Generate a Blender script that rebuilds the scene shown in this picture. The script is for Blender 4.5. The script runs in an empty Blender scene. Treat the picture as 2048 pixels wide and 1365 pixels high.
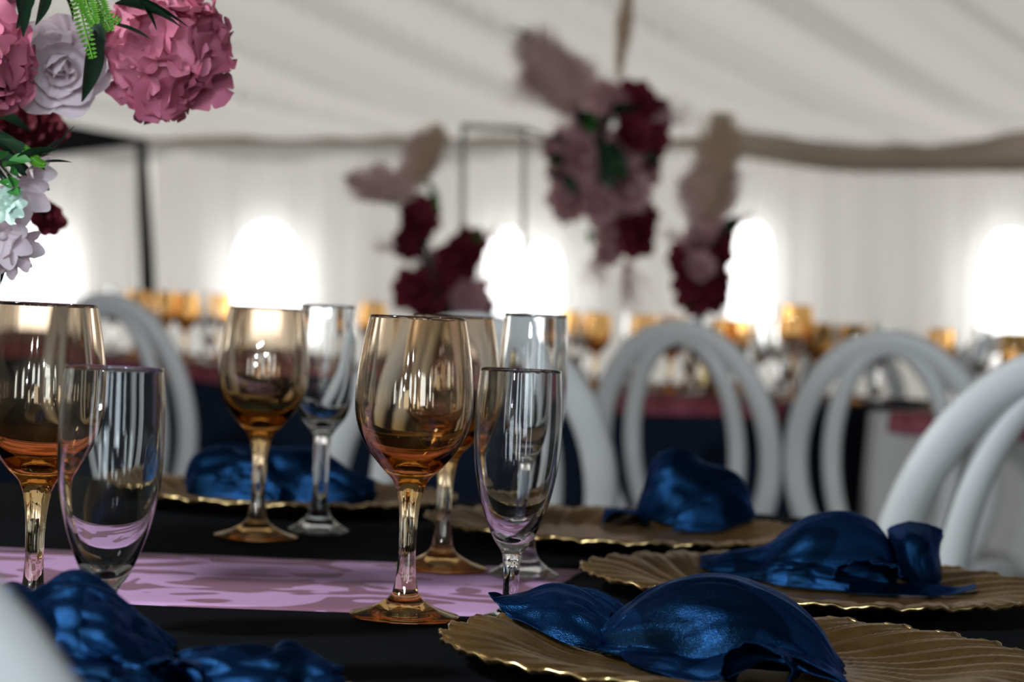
import bpy, bmesh, math, random
from mathutils import Vector, Matrix, noise

random.seed(7)
S = bpy.context.scene
COL = S.collection
PI = math.pi

# ------------------------------------------------------------------ camera
EYE = Vector((0.0, 0.0, 0.948))
FPX = 5000.0                      # focal length in pixels of the 2048 px wide frame
PITCH = 72.5 / FPX
ROLL = 0.047                      # the lawn slopes a little against the camera
FWD = Vector((0, math.cos(PITCH), -math.sin(PITCH)))
UP0 = Vector((0, math.sin(PITCH), math.cos(PITCH)))
RT0 = Vector((1, 0, 0))
RGT = RT0 * math.cos(ROLL) + UP0 * math.sin(ROLL)
UPV = UP0 * math.cos(ROLL) - RT0 * math.sin(ROLL)
cam_data = bpy.data.cameras.new('camera')
cam = bpy.data.objects.new('camera', cam_data)
COL.objects.link(cam)
m = Matrix.Identity(4)
for i in range(3):
    m[i][0] = RGT[i]; m[i][1] = UPV[i]; m[i][2] = -FWD[i]; m[i][3] = EYE[i]
cam.matrix_world = m
cam_data.sensor_width = 36.0
cam_data.lens = FPX / 2048 * 36.0
cam_data.clip_start = 0.05
cam_data.clip_end = 200
cam_data.dof.use_dof = True
cam_data.dof.focus_distance = 1.46
cam_data.dof.aperture_fstop = 8.8
S.camera = cam

# ------------------------------------------------------------------ world, sun, exposure
W = bpy.data.worlds.new('world'); S.world = W
W.use_nodes = True
bgn = W.node_tree.nodes['Background']
bgn.inputs[0].default_value = (0.93, 0.965, 1.0, 1)
bgn.inputs[1].default_value = 1.3
sun_d = bpy.data.lights.new('sun', 'SUN')
sun_d.energy = 14.0
sun_d.angle = math.radians(3)
sun_d.color = (1.0, 0.95, 0.88)
sun = bpy.data.objects.new('sun', sun_d); COL.objects.link(sun)
sun.location = (-6, 30, 20)
sun.rotation_euler = Vector((0.45, -0.62, -0.64)).to_track_quat('-Z', 'Y').to_euler()
# small cool lights added unseen behind the camera for glints and front fill
for k, (lx, ly, lz) in enumerate(((-1.15, -2.1, 1.5), (-0.95, -2.0, 1.85), (-1.3, -2.2, 1.15), (0.55, -2.2, 1.6), (-0.35, -2.4, 2.0))):
    spot_d = bpy.data.lights.new('added_glint_light', 'AREA')
    spot_d.shape = 'DISK'; spot_d.size = 0.10; spot_d.energy = 22
    spot_d.color = (0.78, 0.88, 1.0)
    spot = bpy.data.objects.new('added_glint_light', spot_d); COL.objects.link(spot)
    spot.location = (lx, ly, lz)
    spot.rotation_euler = (Vector((0.1, 2.0, 0.8)) - spot.location).to_track_quat('-Z', 'Y').to_euler()
# larger key light added out of view, up and left of the near table
pen_d = bpy.data.lights.new('added_key_light', 'AREA')
pen_d.shape = 'DISK'; pen_d.size = 0.34; pen_d.energy = 95
pen_d.color = (0.90, 0.95, 1.0)
pen = bpy.data.objects.new('added_key_light', pen_d); COL.objects.link(pen)
pen.location = (-2.1, 0.55, 2.75)
pen.rotation_euler = (Vector((0.0, 1.8, 0.75)) - pen.location).to_track_quat('-Z', 'Y').to_euler()

vs = S.view_settings
vs.view_transform = 'Standard'
vs.look = 'None'
vs.exposure = 0.0
vs.gamma = 1.0
vs.use_curve_mapping = False
cy = S.cycles
cy.max_bounces = 18
cy.diffuse_bounces = 4
cy.glossy_bounces = 6
cy.transmission_bounces = 18
cy.transparent_max_bounces = 18
cy.sample_clamp_indirect = 6.0
cy.use_denoising = True

# ------------------------------------------------------------------ helpers
def ray(px, py):
    return FWD + RGT * ((px - 1024) / FPX) + UPV * ((682.5 - py) / FPX)
def at(px, py, Y):
    d = ray(px, py); return EYE + d * (Y / d.y)
def onz(px, py, z):
    d = ray(px, py); return EYE + d * ((z - EYE.z) / d.z)
TR = Vector((math.cos(ROLL), 0, math.sin(ROLL)))
TU = Vector((-math.sin(ROLL), 0, math.cos(ROLL)))
def tent(x, y, z):
    """tent coordinates: the marquee stands plumb, the lawn does not"""
    return Vector((0, y, EYE.z)) + TR * x + TU * (z - EYE.z)
def tpx(px, py, Y):
    """tent x, z of an image point at depth Y"""
    p = at(px, py, Y) - Vector((0, 0, EYE.z))
    return p.dot(TR), p.dot(TU) + EYE.z

def link(name, me, parent=None):
    o = bpy.data.objects.new(name, me); COL.objects.link(o)
    if parent is not None: o.parent = parent
    return o
def mesh(name, verts, faces, material, parent=None, smooth=True):
    me = bpy.data.meshes.new(name)
    me.from_pydata([tuple(v) for v in verts], [], faces)
    if smooth:
        me.polygons.foreach_set('use_smooth', [True] * len(me.polygons))
    me.update()
    if material: me.materials.append(material)
    return link(name, me, parent)
def tag(o, label, cat, group=None, kind=None):
    o['label'] = label; o['category'] = cat
    if group: o['group'] = group
    if kind: o['kind'] = kind
    return o
def struct(o, label=None):
    o['kind'] = 'structure'
    if label: o['label'] = label
    return o
def empty(name, loc=(0, 0, 0), rz=0.0):
    o = bpy.data.objects.new(name, None); COL.objects.link(o)
    o.location = loc; o.rotation_euler = (0, 0, rz); o.empty_display_size = 0.05
    return o
def dup(root, loc, rz=0.0, scale=1.0, label=None, group=None):
    r = root.copy(); COL.objects.link(r)
    r.location = loc; r.rotation_euler = (0, 0, rz); r.scale = (scale,) * 3
    if label: r['label'] = label
    if group: r['group'] = group
    for ch in list(root.children):
        c = ch.copy(); COL.objects.link(c); c.parent = r
        for g in list(ch.children):
            d = g.copy(); COL.objects.link(d); d.parent = c
    return r

class MB:
    def __init__(s): s.v = []; s.f = []
    def add(s, verts, faces):
        n = len(s.v); s.v += [Vector(p) for p in verts]
        s.f += [tuple(i + n for i in f) for f in faces]
    def box(s, c, d, R=None):
        c = Vector(c); hx, hy, hz = d[0] / 2, d[1] / 2, d[2] / 2
        vv = [Vector((x, y, z)) for z in (-hz, hz) for y in (-hy, hy) for x in (-hx, hx)]
        if R is not None: vv = [R @ v for v in vv]
        s.add([c + v for v in vv], [(0, 2, 3, 1), (4, 5, 7, 6), (0, 1, 5, 4), (2, 6, 7, 3), (0, 4, 6, 2), (1, 3, 7, 5)])
    def tube(s, pts, rad, n=10, closed=False, flat=None, cap=True):
        """tube along pts; rad number or list; flat=(ra, rb, refvector) elliptical section"""
        pts = [Vector(p) for p in pts]; N = len(pts)
        base = len(s.v)
        prev = None
        for i, p in enumerate(pts):
            if closed: t = pts[(i + 1) % N] - pts[i - 1]
            else: t = pts[min(i + 1, N - 1)] - pts[max(i - 1, 0)]
            t.normalize()
            if flat:
                a = flat[2] - t * flat[2].dot(t); a.normalize()
            elif prev is None:
                a = t.orthogonal().normalized()
            else:
                a = prev - t * prev.dot(t); a.normalize()
            prev = a
            b = t.cross(a)
            r = rad[i] if isinstance(rad, (list, tuple)) else rad
            ra, rb = (flat[0], flat[1]) if flat else (r, r)
            for k in range(n):
                w = 2 * PI * k / n
                s.v.append(p + a * (ra * math.cos(w)) + b * (rb * math.sin(w)))
        for i in range(N if closed else N - 1):
            j = (i + 1) % N
            for k in range(n):
                l = (k + 1) % n
                s.f.append((base + i * n + k, base + i * n + l, base + j * n + l, base + j * n + k))
        if cap and not closed:
            s.f.append(tuple(base + k for k in reversed(range(n))))
            s.f.append(tuple(base + (N - 1) * n + k for k in range(n)))
    def lathe(s, prof, n=48, c=(0, 0, 0), mod=None):
        base = len(s.v); c = Vector(c); rows = []
        for (r, z) in prof:
            if r < 1e-6:
                rows.append([len(s.v)]); s.v.append(c + Vector((0, 0, z)))
            else:
                row = []
                for k in range(n):
                    w = 2 * PI * k / n
                    rr = r * (mod(w, z) if mod else 1)
                    row.append(len(s.v)); s.v.append(c + Vector((rr * math.cos(w), rr * math.sin(w), z)))
                rows.append(row)
        for a, b in zip(rows[:-1], rows[1:]):
            for k in range(n):
                l = (k + 1) % n
                if len(a) == 1 and len(b) == 1: continue
                if len(a) == 1: s.f.append((a[0], b[k], b[l]))
                elif len(b) == 1: s.f.append((a[k], b[0], a[l]))
                else: s.f.append((a[k], b[k], b[l], a[l]))
    def grid(s, P):
        nu, nv = len(P), len(P[0]); base = len(s.v)
        for row in P:
            for p in row: s.v.append(Vector(p))
        for i in range(nu - 1):
            for j in range(nv - 1):
                a = base + i * nv + j
                s.f.append((a, a + nv, a + nv + 1, a + 1))
    def build(s, name, material, parent=None, smooth=True):
        return mesh(name, s.v, s.f, material, parent, smooth)

def smoothstep(a, b, x):
    t = max(0, min(1, (x - a) / (b - a))); return t * t * (3 - 2 * t)
def catmull(pts, per=6):
    P = [Vector(p) for p in pts]; out = []
    for i in range(len(P) - 1):
        p0 = P[max(i - 1, 0)]; p1 = P[i]; p2 = P[i + 1]; p3 = P[min(i + 2, len(P) - 1)]
        for k in range(per):
            t = k / per
            out.append(0.5 * ((2 * p1) + (p2 - p0) * t + (2 * p0 - 5 * p1 + 4 * p2 - p3) * t * t + (3 * p1 - p0 - 3 * p2 + p3) * t ** 3))
    out.append(P[-1]); return out

# ------------------------------------------------------------------ materials
def mat(name):
    M = bpy.data.materials.new(name); M.use_nodes = True
    nt = M.node_tree
    for n in list(nt.nodes): nt.nodes.remove(n)
    out = nt.nodes.new('ShaderNodeOutputMaterial')
    return M, nt, out
def princ(name, color, rough=0.5, metal=0.0, spec=0.5, sheen=0.0, noise_scale=None, noise_amt=0.15, bump=0.0, bump_scale=None, coords='Object', sheen_tint=None, subsurf=0):
    M, nt, out = mat(name)
    b = nt.nodes.new('ShaderNodeBsdfPrincipled')
    b.inputs['Base Color'].default_value = (*color, 1)
    b.inputs['Roughness'].default_value = rough
    b.inputs['Metallic'].default_value = metal
    b.inputs['Specular IOR Level'].default_value = spec
    if sheen:
        b.inputs['Sheen Weight'].default_value = sheen
        b.inputs['Sheen Roughness'].default_value = 0.4
        if sheen_tint: b.inputs['Sheen Tint'].default_value = (*sheen_tint, 1)
    tc = nt.nodes.new('ShaderNodeTexCoord')
    if noise_scale:
        n = nt.nodes.new('ShaderNodeTexNoise'); n.inputs['Scale'].default_value = noise_scale
        n.inputs['Detail'].default_value = 4
        nt.links.new(tc.outputs[coords], n.inputs['Vector'])
        mr = nt.nodes.new('ShaderNodeMapRange')
        mr.inputs['To Min'].default_value = 1 - noise_amt; mr.inputs['To Max'].default_value = 1 + noise_amt
        nt.links.new(n.outputs['Fac'], mr.inputs['Value'])
        mx = nt.nodes.new('ShaderNodeMix'); mx.data_type = 'RGBA'; mx.blend_type = 'MULTIPLY'
        mx.inputs['Factor'].default_value = 1.0
        mx.inputs['A'].default_value = (*color, 1)
        nt.links.new(mr.outputs['Result'], mx.inputs['B'])
        nt.links.new(mx.outputs['Result'], b.inputs['Base Color'])
    if bump:
        n2 = nt.nodes.new('ShaderNodeTexNoise'); n2.inputs['Scale'].default_value = bump_scale or 40
        n2.inputs['Detail'].default_value = 3
        nt.links.new(tc.outputs[coords], n2.inputs['Vector'])
        bp = nt.nodes.new('ShaderNodeBump'); bp.inputs['Strength'].default_value = bump
        bp.inputs['Distance'].default_value = 0.002
        nt.links.new(n2.outputs['Fac'], bp.inputs['Height'])
        nt.links.new(bp.outputs['Normal'], b.inputs['Normal'])
    nt.links.new(b.outputs[0], out.inputs[0])
    return M
def cloth_translucent(name, diff, trans, see=0.0, tcol=(1, 1, 1), dcol=(1, 1, 1), nscale=3.0):
    """white tent fabric: diffuse + translucent (+ part see-through weave)"""
    M, nt, out = mat(name)
    d = nt.nodes.new('ShaderNodeBsdfDiffuse'); t = nt.nodes.new('ShaderNodeBsdfTranslucent')
    tc = nt.nodes.new('ShaderNodeTexCoord')
    n = nt.nodes.new('ShaderNodeTexNoise'); n.inputs['Scale'].default_value = nscale; n.inputs['Detail'].default_value = 2
    nt.links.new(tc.outputs['Object'], n.inputs['Vector'])
    rr = nt.nodes.new('ShaderNodeValToRGB')
    rr.color_ramp.elements[0].color = tuple(diff * 0.94 * c for c in dcol) + (1,)
    rr.color_ramp.elements[1].color = tuple(diff * 1.06 * c for c in dcol) + (1,)
    nt.links.new(n.outputs['Fac'], rr.inputs['Fac'])
    nt.links.new(rr.outputs['Color'], d.inputs['Color'])
    t.inputs['Color'].default_value = tuple(trans * c for c in tcol) + (1,)
    ad = nt.nodes.new('ShaderNodeAddShader')
    nt.links.new(d.outputs[0], ad.inputs[0]); nt.links.new(t.outputs[0], ad.inputs[1])
    last = ad
    if see > 0:
        tr = nt.nodes.new('ShaderNodeBsdfTransparent')
        mx = nt.nodes.new('ShaderNodeMixShader'); mx.inputs[0].default_value = see
        nt.links.new(ad.outputs[0], mx.inputs[1]); nt.links.new(tr.outputs[0], mx.inputs[2])
        last = mx
    nt.links.new(last.outputs[0], out.inputs[0])
    return M
def emission(name, color, strength):
    M, nt, out = mat(name)
    e = nt.nodes.new('ShaderNodeEmission')
    e.inputs[0].default_value = (*color, 1); e.inputs[1].default_value = strength
    nt.links.new(e.outputs[0], out.inputs[0])
    return M
def glass(name, stops, height, rough=0.0, ior=1.47, lustre=0.0):
    """tinted glass; stops = (relative height, colour) along the object's own z axis"""
    M, nt, out = mat(name)
    g = nt.nodes.new('ShaderNodeBsdfGlass')
    g.inputs['Roughness'].default_value = rough; g.inputs['IOR'].default_value = ior
    if len(stops) == 1:
        g.inputs['Color'].default_value = (*stops[0][1], 1)
    else:
        tc = nt.nodes.new('ShaderNodeTexCoord')
        sp = nt.nodes.new('ShaderNodeSeparateXYZ'); nt.links.new(tc.outputs['Object'], sp.inputs[0])
        dv = nt.nodes.new('ShaderNodeMath'); dv.operation = 'DIVIDE'; dv.inputs[1].default_value = height
        nt.links.new(sp.outputs['Z'], dv.inputs[0])
        r = nt.nodes.new('ShaderNodeValToRGB'); cr = r.color_ramp
        while len(cr.elements) < len(stops): cr.elements.new(0.5)
        for e, (p, c) in zip(cr.elements, stops): e.position = p; e.color = (*c, 1)
        nt.links.new(dv.outputs[0], r.inputs['Fac']); nt.links.new(r.outputs['Color'], g.inputs['Color'])
    if lustre:
        gl = nt.nodes.new('ShaderNodeBsdfGlossy'); gl.inputs['Color'].default_value = (1.0, 0.90, 0.76, 1); gl.inputs['Roughness'].default_value = 0.04
        mx = nt.nodes.new('ShaderNodeMixShader'); mx.inputs[0].default_value = lustre
        nt.links.new(g.outputs[0], mx.inputs[1]); nt.links.new(gl.outputs[0], mx.inputs[2])
        nt.links.new(mx.outputs[0], out.inputs[0])
    else:
        nt.links.new(g.outputs[0], out.inputs[0])
    return M

M_chair = princ('white_lacquer', (0.53, 0.525, 0.505), 0.45, spec=0.35, noise_scale=9, noise_amt=0.04)
M_seat = princ('white_vinyl', (0.68, 0.67, 0.65), 0.6, noise_scale=12, noise_amt=0.05)
M_black_cloth = princ('black_polyester', (0.0045, 0.0048, 0.0055), 0.95, spec=0.03, noise_scale=14, noise_amt=0.35, bump=0.25, bump_scale=26)
M_navy_cloth = princ('navy_polyester', (0.006, 0.011, 0.024), 0.9, spec=0.15, noise_scale=10, noise_amt=0.3)
M_ivory_cloth = princ('ivory_polyester', (0.47, 0.45, 0.42), 0.9, spec=0.2, noise_scale=6, noise_amt=0.08)
M_gold = princ('gold_wire', (0.75, 0.55, 0.25), 0.28, metal=1.0, noise_scale=30, noise_amt=0.1)
M_wood = princ('plywood', (0.35, 0.24, 0.14), 0.7, noise_scale=12, noise_amt=0.3)
M_steel = princ('grey_steel', (0.35, 0.35, 0.36), 0.4, metal=0.9, noise_scale=20, noise_amt=0.1)
M_floor = princ('trodden_lawn', (0.045, 0.05, 0.028), 0.95, spec=0.1, noise_scale=3, noise_amt=0.6, bump=0.6, bump_scale=60)
M_blackmetal = princ('black_frame', (0.008, 0.009, 0.011), 0.6, spec=0.2, noise_scale=10, noise_amt=0.2)

M_bronze_glass = None
M_ceil = cloth_translucent('ceiling_lining', 0.48, 0.088, tcol=(1, 0.985, 0.96), dcol=(1, 0.98, 0.95), nscale=0.6)
M_roof = cloth_translucent('light_blocking_roof', 0.30, 0.006, tcol=(1, 0.95, 0.88), dcol=(1, 0.95, 0.88), nscale=0.6)
M_curt = cloth_translucent('voile_curtain', 0.36, 0.20, 0.34, tcol=(1, 0.985, 0.965), dcol=(1, 0.97, 0.94), nscale=0.7)
M_wallf = cloth_translucent('tent_wall_sheet', 0.45, 0.20, tcol=(1, 0.98, 0.95), nscale=1.0)
M_wallr = cloth_translucent('tent_wall_lining', 0.36, 0.03, tcol=(1, 0.95, 0.88), dcol=(1, 0.94, 0.86), nscale=0.8)
M_tan = cloth_translucent('tan_valance', 0.45, 0.22, dcol=(1, 0.86, 0.72), tcol=(1, 0.88, 0.76), nscale=2.0)
M_pane = emission('daylight_pane', (1.0, 0.985, 0.97), 8.0)
M_pane_r = emission('rear_fill_pane', (0.80, 0.91, 1.0), 6.0)

# ------------------------------------------------------------------ the tent
YB = 20.0
EAVE = 2.27
X0, X1, YR = -9.0, 9.0, -6.5
# lawn floor
mb = MB()
nx, ny = 24, 30
P = [[Vector((X0 - 1 + (X1 - X0 + 2) * i / nx, YR - 1 + (YB + 2 - YR) * j / ny,
              -0.002 - 0.012 * abs(noise.noise(Vector((i * 0.7, j * 0.7, 0)))))) for j in range(ny + 1)] for i in range(nx + 1)]
mb.grid([[p for p in reversed(r)] for r in P])
struct(mb.build('floor', M_floor), 'dark trodden lawn under the marquee')

# ceiling lining: rises from the far eave to a ridge, fabric gathered in diagonal folds
def ceil_z(x, y):
    d = (YB - y) if y > 7 else (YB - 14 + y)     # ridge at y = 7
    d = max(d, 0)
    z = EAVE + 0.13 * d + 0.055 * d * d / (1 + 0.22 * d)
    u = (x - 0.79 * (y - YB))                    # folds run along (0.79, 1)
    w = u + 0.35 * noise.noise(Vector((u * 0.6, y * 0.05, 3.1)))
    amp = 0.17 * smoothstep(0.0, 2.0, d) + 0.03
    f = abs(math.sin(w * PI / 1.05)) ** 0.8 * 1.0 + 0.22 * math.sin(w * 2 * PI / 0.43 + 1.0) + 0.12 * math.sin(w * 2 * PI / 0.23)
    sag = -0.10 * math.cos(2 * PI * (x - 3.0) / 3.4) * math.exp(-d * 1.2) if x > 1.2 else 0
    return z - amp * f + sag * smoothstep(1.2, 2.2, x)
mb = MB()
nx, ny = 300, 130
P = []
for i in range(nx + 1):
    x = X0 + (X1 - X0) * i / nx
    row = []
    for j in range(ny + 1):
        tt = j / ny
        y = YB + 0.45 - (YB + 0.45 - YR) * (tt ** 1.5)
        row.append(tent(x, y, ceil_z(x, y)))
    P.append(row)
jn = next(j for j in range(ny + 1) if YB - (YB - YR) * ((j / ny) ** 1.5) < 12.5)
mb.grid([r[:jn + 1] for r in P])
struct(mb.build('ceiling', M_ceil), 'white gathered marquee ceiling lining in diagonal folds')
mb = MB(); mb.grid([r[jn:] for r in P])  # unseen near part, kept opaque to darken the light from overhead
struct(mb.build('ceiling', M_roof), 'unseen roof over the near tables, made opaque to cut overhead light')

def pleated(name, xa, xb, y, zb, zt, mtl, step=0.03, amp=0.06, wl=0.33, seed=0.0):
    mb = MB(); n = max(2, int(abs(xb - xa) / step)); P = []
    for i in range(n + 1):
        x = xa + (xb - xa) * i / n
        row = []
        for j in range(9):
            t = j / 8
            z = zt + (zb - zt) * t
            ph = x / wl * 2 * PI + 2.0 * noise.noise(Vector((x * 0.9, seed, 0))) * 2
            off = amp * (0.55 + 0.45 * t) * (math.sin(ph) + 0.45 * math.sin(2.3 * ph + seed)) * (0.6 + 0.8 * abs(noise.noise(Vector((x * 0.5, seed + 5, 0)))))
            row.append(tent(x, y + off, z))
        P.append(row)
    mb.grid(P)
    return mb.build(name, mtl)

# outer walls
def sheet(name, a, b, zb, zt, mtl, label):
    mb = MB(); ax, ay = a; bx, by = b; P = []
    n = 40
    for i in range(n + 1):
        t = i / n; x = ax + (bx - ax) * t; y = ay + (by - ay) * t
        nxv, nyv = (by - ay), -(bx - ax); L = math.hypot(nxv, nyv)
        o = 0.05 * math.sin(i * 2.1)
        P.append([tent(x + nxv / L * o, y + nyv / L * o, zb + (zt - zb) * j / 4) for j in range(5)])
    mb.grid(P)
    return struct(mb.build(name, mtl), label)
sheet('wall_back', (X0, YB + 0.34), (X1, YB + 0.34), -0.9, EAVE + 0.1, M_wallf, 'white outer marquee wall behind the curtains')
sheet('wall_left', (X0, YR), (X0, YB + 0.34), -0.9, 6.2, M_wallr, 'draped left wall of the marquee')
sheet('wall_right', (X1, YB + 0.34), (X1, YR), -0.9, 6.2, M_wallr, 'draped right wall of the marquee')
sheet('wall_front', (X1, YR), (X0, YR), -0.9, 6.2, M_wallr, 'draped entrance wall of the marquee')

# eave trim
mb = MB()
n = 90
P = []
for i in range(n + 1):
    x = X0 + (X1 - X0) * i / n
    sc = 0.11 * (0.5 - 0.5 * math.cos(2 * PI * (x - 1.3) / 1.55)) if x > 1.3 else 0.0
    dep = 0.05 + 0.22 * smoothstep(1.0, 2.8, x)
    P.append([tent(x, YB - 0.14 - 0.02 * math.sin(i * 1.7), EAVE + 0.05 + sc), tent(x, YB - 0.17, EAVE - dep * 0.5), tent(x, YB - 0.14 - 0.02 * math.sin(i * 1.7), EAVE - dep)])
mb.grid(P)
o = mb.build('trim_1', M_tan); struct(o, 'tan valance where ceiling lining meets the curtains')
sm = o.modifiers.new('s', 'SOLIDIFY'); sm.thickness = 0.01

# arched windows in the back wall  (px centre, width, top, bottom)
WINS = [(58, 175, 425, 700), (535, 150, 440, 700), (1012, 92, 452, 700), (1086, 84, 480, 700), (1500, 92, 436, 700), (2020, 130, 455, 720), (-420, 150, 430, 700), (2480, 150, 430, 700), (2900, 150, 430, 700), (-900, 150, 430, 700)]
def arch(mb, cx, w, zb, zt, y, th):
    r = w / 2; pts = [(cx - r, zb)]
    ah = r * 1.5
    for k in range(13):
        a = PI - PI * k / 12
        pts.append((cx + r * math.cos(a), zt - ah + ah * math.sin(a)))
    pts.append((cx + r, zb))
    n = len(pts)
    v = [tent(x, y, z) for x, z in pts] + [tent(x, y + th, z) for x, z in pts]
    f = [tuple(range(n)), tuple(reversed(range(n, 2 * n)))]
    for k in range(n):
        l = (k + 1) % n; f.append((k, n + k, n + l, l))
    mb.add(v, f)
    return pts
for i, (cx, w, top, bot) in enumerate(WINS):
    xa, za = tpx(cx, top, YB + 0.16); xb, zb = tpx(cx, bot, YB + 0.16)
    ww = w * (YB + 0.16) / FPX
    mb = MB(); pts = arch(mb, xa, ww, zb, za, YB + 0.16, 0.03)
    wo = mb.build('window_%d' % (i + 1), M_pane, smooth=False)
    struct(wo, 'sunlit arched window glowing through the voile')
    fr = MB(); fr.tube([tent(x, YB + 0.15, z) for x, z in pts], 0.02, 6, closed=True)
    fr.build('window_frame', M_wallf, wo)
# glowing panels added unseen behind the camera for cool front light and reflections
REAR = [(-0.9, 0.62, 0.35, 2.3), (0.35, 0.5, 0.35, 2.2), (2.6, 1.5, 0.02, 2.6), (-3.6, 0.6, 0.4, 2.2), (5.0, 0.6, 0.4, 2.2), (-6.0, 0.6, 0.4, 2.2)]
for i, (cx, w, zb, zt) in enumerate(REAR):
    mb = MB(); pts = arch(mb, cx, w, zb, zt, YR + 0.12, 0.03)
    wo = mb.build('window_%d' % (len(WINS) + i + 1), M_pane_r, smooth=False)
    struct(wo, 'added arched panel glowing cool on the unseen entrance wall')
    fr = MB(); fr.tube([tent(x, YR + 0.13, z) for x, z in pts], 0.02, 6, closed=True)
    fr.build('window_frame', M_wallf, wo)

# pleated voile curtains
xp, _ = tpx(291, 400, YB)
xq, _ = tpx(291, 400, YB - 1.2)
o = pleated('curtain', X0 + 0.2, xp - 0.06, YB - 0.02, -0.6, EAVE - 0.05, M_curt, seed=1.3, wl=0.40)
tag(o, 'white pleated curtain hanging left of the black pole', 'curtain', 'voile curtains on the back wall')
o = pleated('curtain', xp + 0.06, X1 - 0.2, YB - 0.02, -0.6, EAVE + 0.02, M_curt, seed=7.7)
tag(o, 'wide white pleated curtain right of the black pole', 'curtain', 'voile curtains on the back wall')

# black frame: post, and a wedge standing in for the dark corner
fr = empty('tent_frame', tent(xq, YB - 1.2, 0.0))
tag(fr, 'black tent post with black wedge standing in for the dark corner at left curtain', 'tent pole')
fl = fr.location
pb = MB()
xa, za = tpx(284, 285, YB - 1.2); xb, zb = tpx(296, 600, YB - 1.2)
top = tent(xa, YB - 1.2, za); mid = tent(xb, YB - 1.2, zb); bot = Vector((mid.x, mid.y, -0.01))
pb.tube([p - fl for p in (top, (top + mid) / 2 , mid, bot)], [0.042, 0.054, 0.060, 0.060], 12)
pb.build('post', M_blackmetal, fr)
bb = MB()
def tq(px, py, y=YB - 1.22):
    x, z = tpx(px, py, y); return tent(x, y, z) - fl
q = [tq(292, 277), tq(292, 288), tq(-60, 332), tq(-60, 212)]
th = Vector((0, 0.08, 0))
bb.add(q + [p + th for p in q], [(0, 1, 2, 3), (7, 6, 5, 4), (0, 4, 5, 1), (1, 5, 6, 2), (2, 6, 7, 3), (3, 7, 4, 0)])
bb.build('dark_corner', M_blackmetal, fr, smooth=False)  # solid black wedge added in place of the dark corner opening

# ------------------------------------------------------------------ our table
TZ = 0.75
TYAW = math.radians(4.5)
tdir = Vector((math.cos(TYAW), math.sin(TYAW), 0)); tnor = Vector((-math.sin(TYAW), math.cos(TYAW), 0))
TO = Vector((0.0, 0.99, 0))       # near edge at x = 0
TLX0, TLX1, TWD = -1.75, 0.435, 1.50
def tloc(u, v, z): return TO + tdir * u + tnor * v + Vector((0, 0, z))
def rrect(u0, u1, v0, v1, r, n=8):
    pts = []
    for cx, cy_, a0 in ((u1 - r, v0 + r, -PI / 2), (u1 - r, v1 - r, 0), (u0 + r, v1 - r, PI / 2), (u0 + r, v0 + r, PI)):
        for k in range(n + 1):
            a = a0 + PI / 2 * k / n
            pts.append((cx + r * math.cos(a), cy_ + r * math.sin(a)))
    return pts
def drape_table(name, label, org, d, nrm, u0, u1, v0, v1, r, z, drop, mtl, wave=0.02, folds=26, group=None):
    """table cloth: top with rounded edge and a rippled drop"""
    pts = rrect(u0, u1, v0, v1, r, 10)
    # densify
    dens = []
    for i in range(len(pts)):
        a = pts[i]; b = pts[(i + 1) % len(pts)]
        L = math.hypot(b[0] - a[0], b[1] - a[1]); k = max(1, int(L / 0.03))
        for j in range(k): dens.append((a[0] + (b[0] - a[0]) * j / k, a[1] + (b[1] - a[1]) * j / k))
    n = len(dens); cu, cv = (u0 + u1) / 2, (v0 + v1) / 2
    prof = [(0.0, 0.0), (0.004, -0.0015), (0.007, -0.006), (0.008, -0.02)] + [(0.008 + 0.02 * t, -0.02 - (drop - 0.02) * t) for t in (0.2, 0.4, 0.6, 0.8, 1.0)]
    def W3(u, v, zz): return org + d * u + nrm * v + Vector((0, 0, zz))
    verts = []; faces = []
    # inner top: grid approximated by rings toward the centre
    rings = [0.0, 0.25, 0.5, 0.75, 0.9]
    verts.append(W3(cu, cv, z))
    ringidx = []
    for s_ in rings[1:]:
        row = []
        for (u, v) in dens:
            row.append(len(verts)); uu = cu + (u - cu) * s_; vv = cv + (v - cv) * s_
            verts.append(W3(uu, vv, z))
        ringidx.append(row)
    for pi_, (o_, dz) in enumerate(prof):
        row = []
        for i, (u, v) in enumerate(dens):
            pu = dens[(i + 1) % n]; pm = dens[i - 1]
            tx, ty = pu[0] - pm[0], pu[1] - pm[1]; L = math.hypot(tx, ty) or 1
            nx_, ny_ = ty / L, -tx / L
            t = max(0, -dz - 0.02) / max(drop, 1e-3)
            w = wave * t * (math.sin(i / n * 2 * PI * folds) + 0.5 * math.sin(i / n * 2 * PI * folds * 1.7 + 1)) + wave * 0.8 * t
            row.append(len(verts)); verts.append(W3(u + nx_ * (o_ + w), v + ny_ * (o_ + w), z + dz))
        ringidx.append(row)
    for i in range(n):
        faces.append((0, ringidx[0][i], ringidx[0][(i + 1) % n]))
    for a, b in zip(ringidx[:-1], ringidx[1:]):
        for i in range(n):
            l = (i + 1) % n; faces.append((a[i], b[i], b[l], a[l]))
    o = mesh(name, verts, faces, mtl)
    tag(o, label, 'tablecloth', group)
    return o
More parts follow.
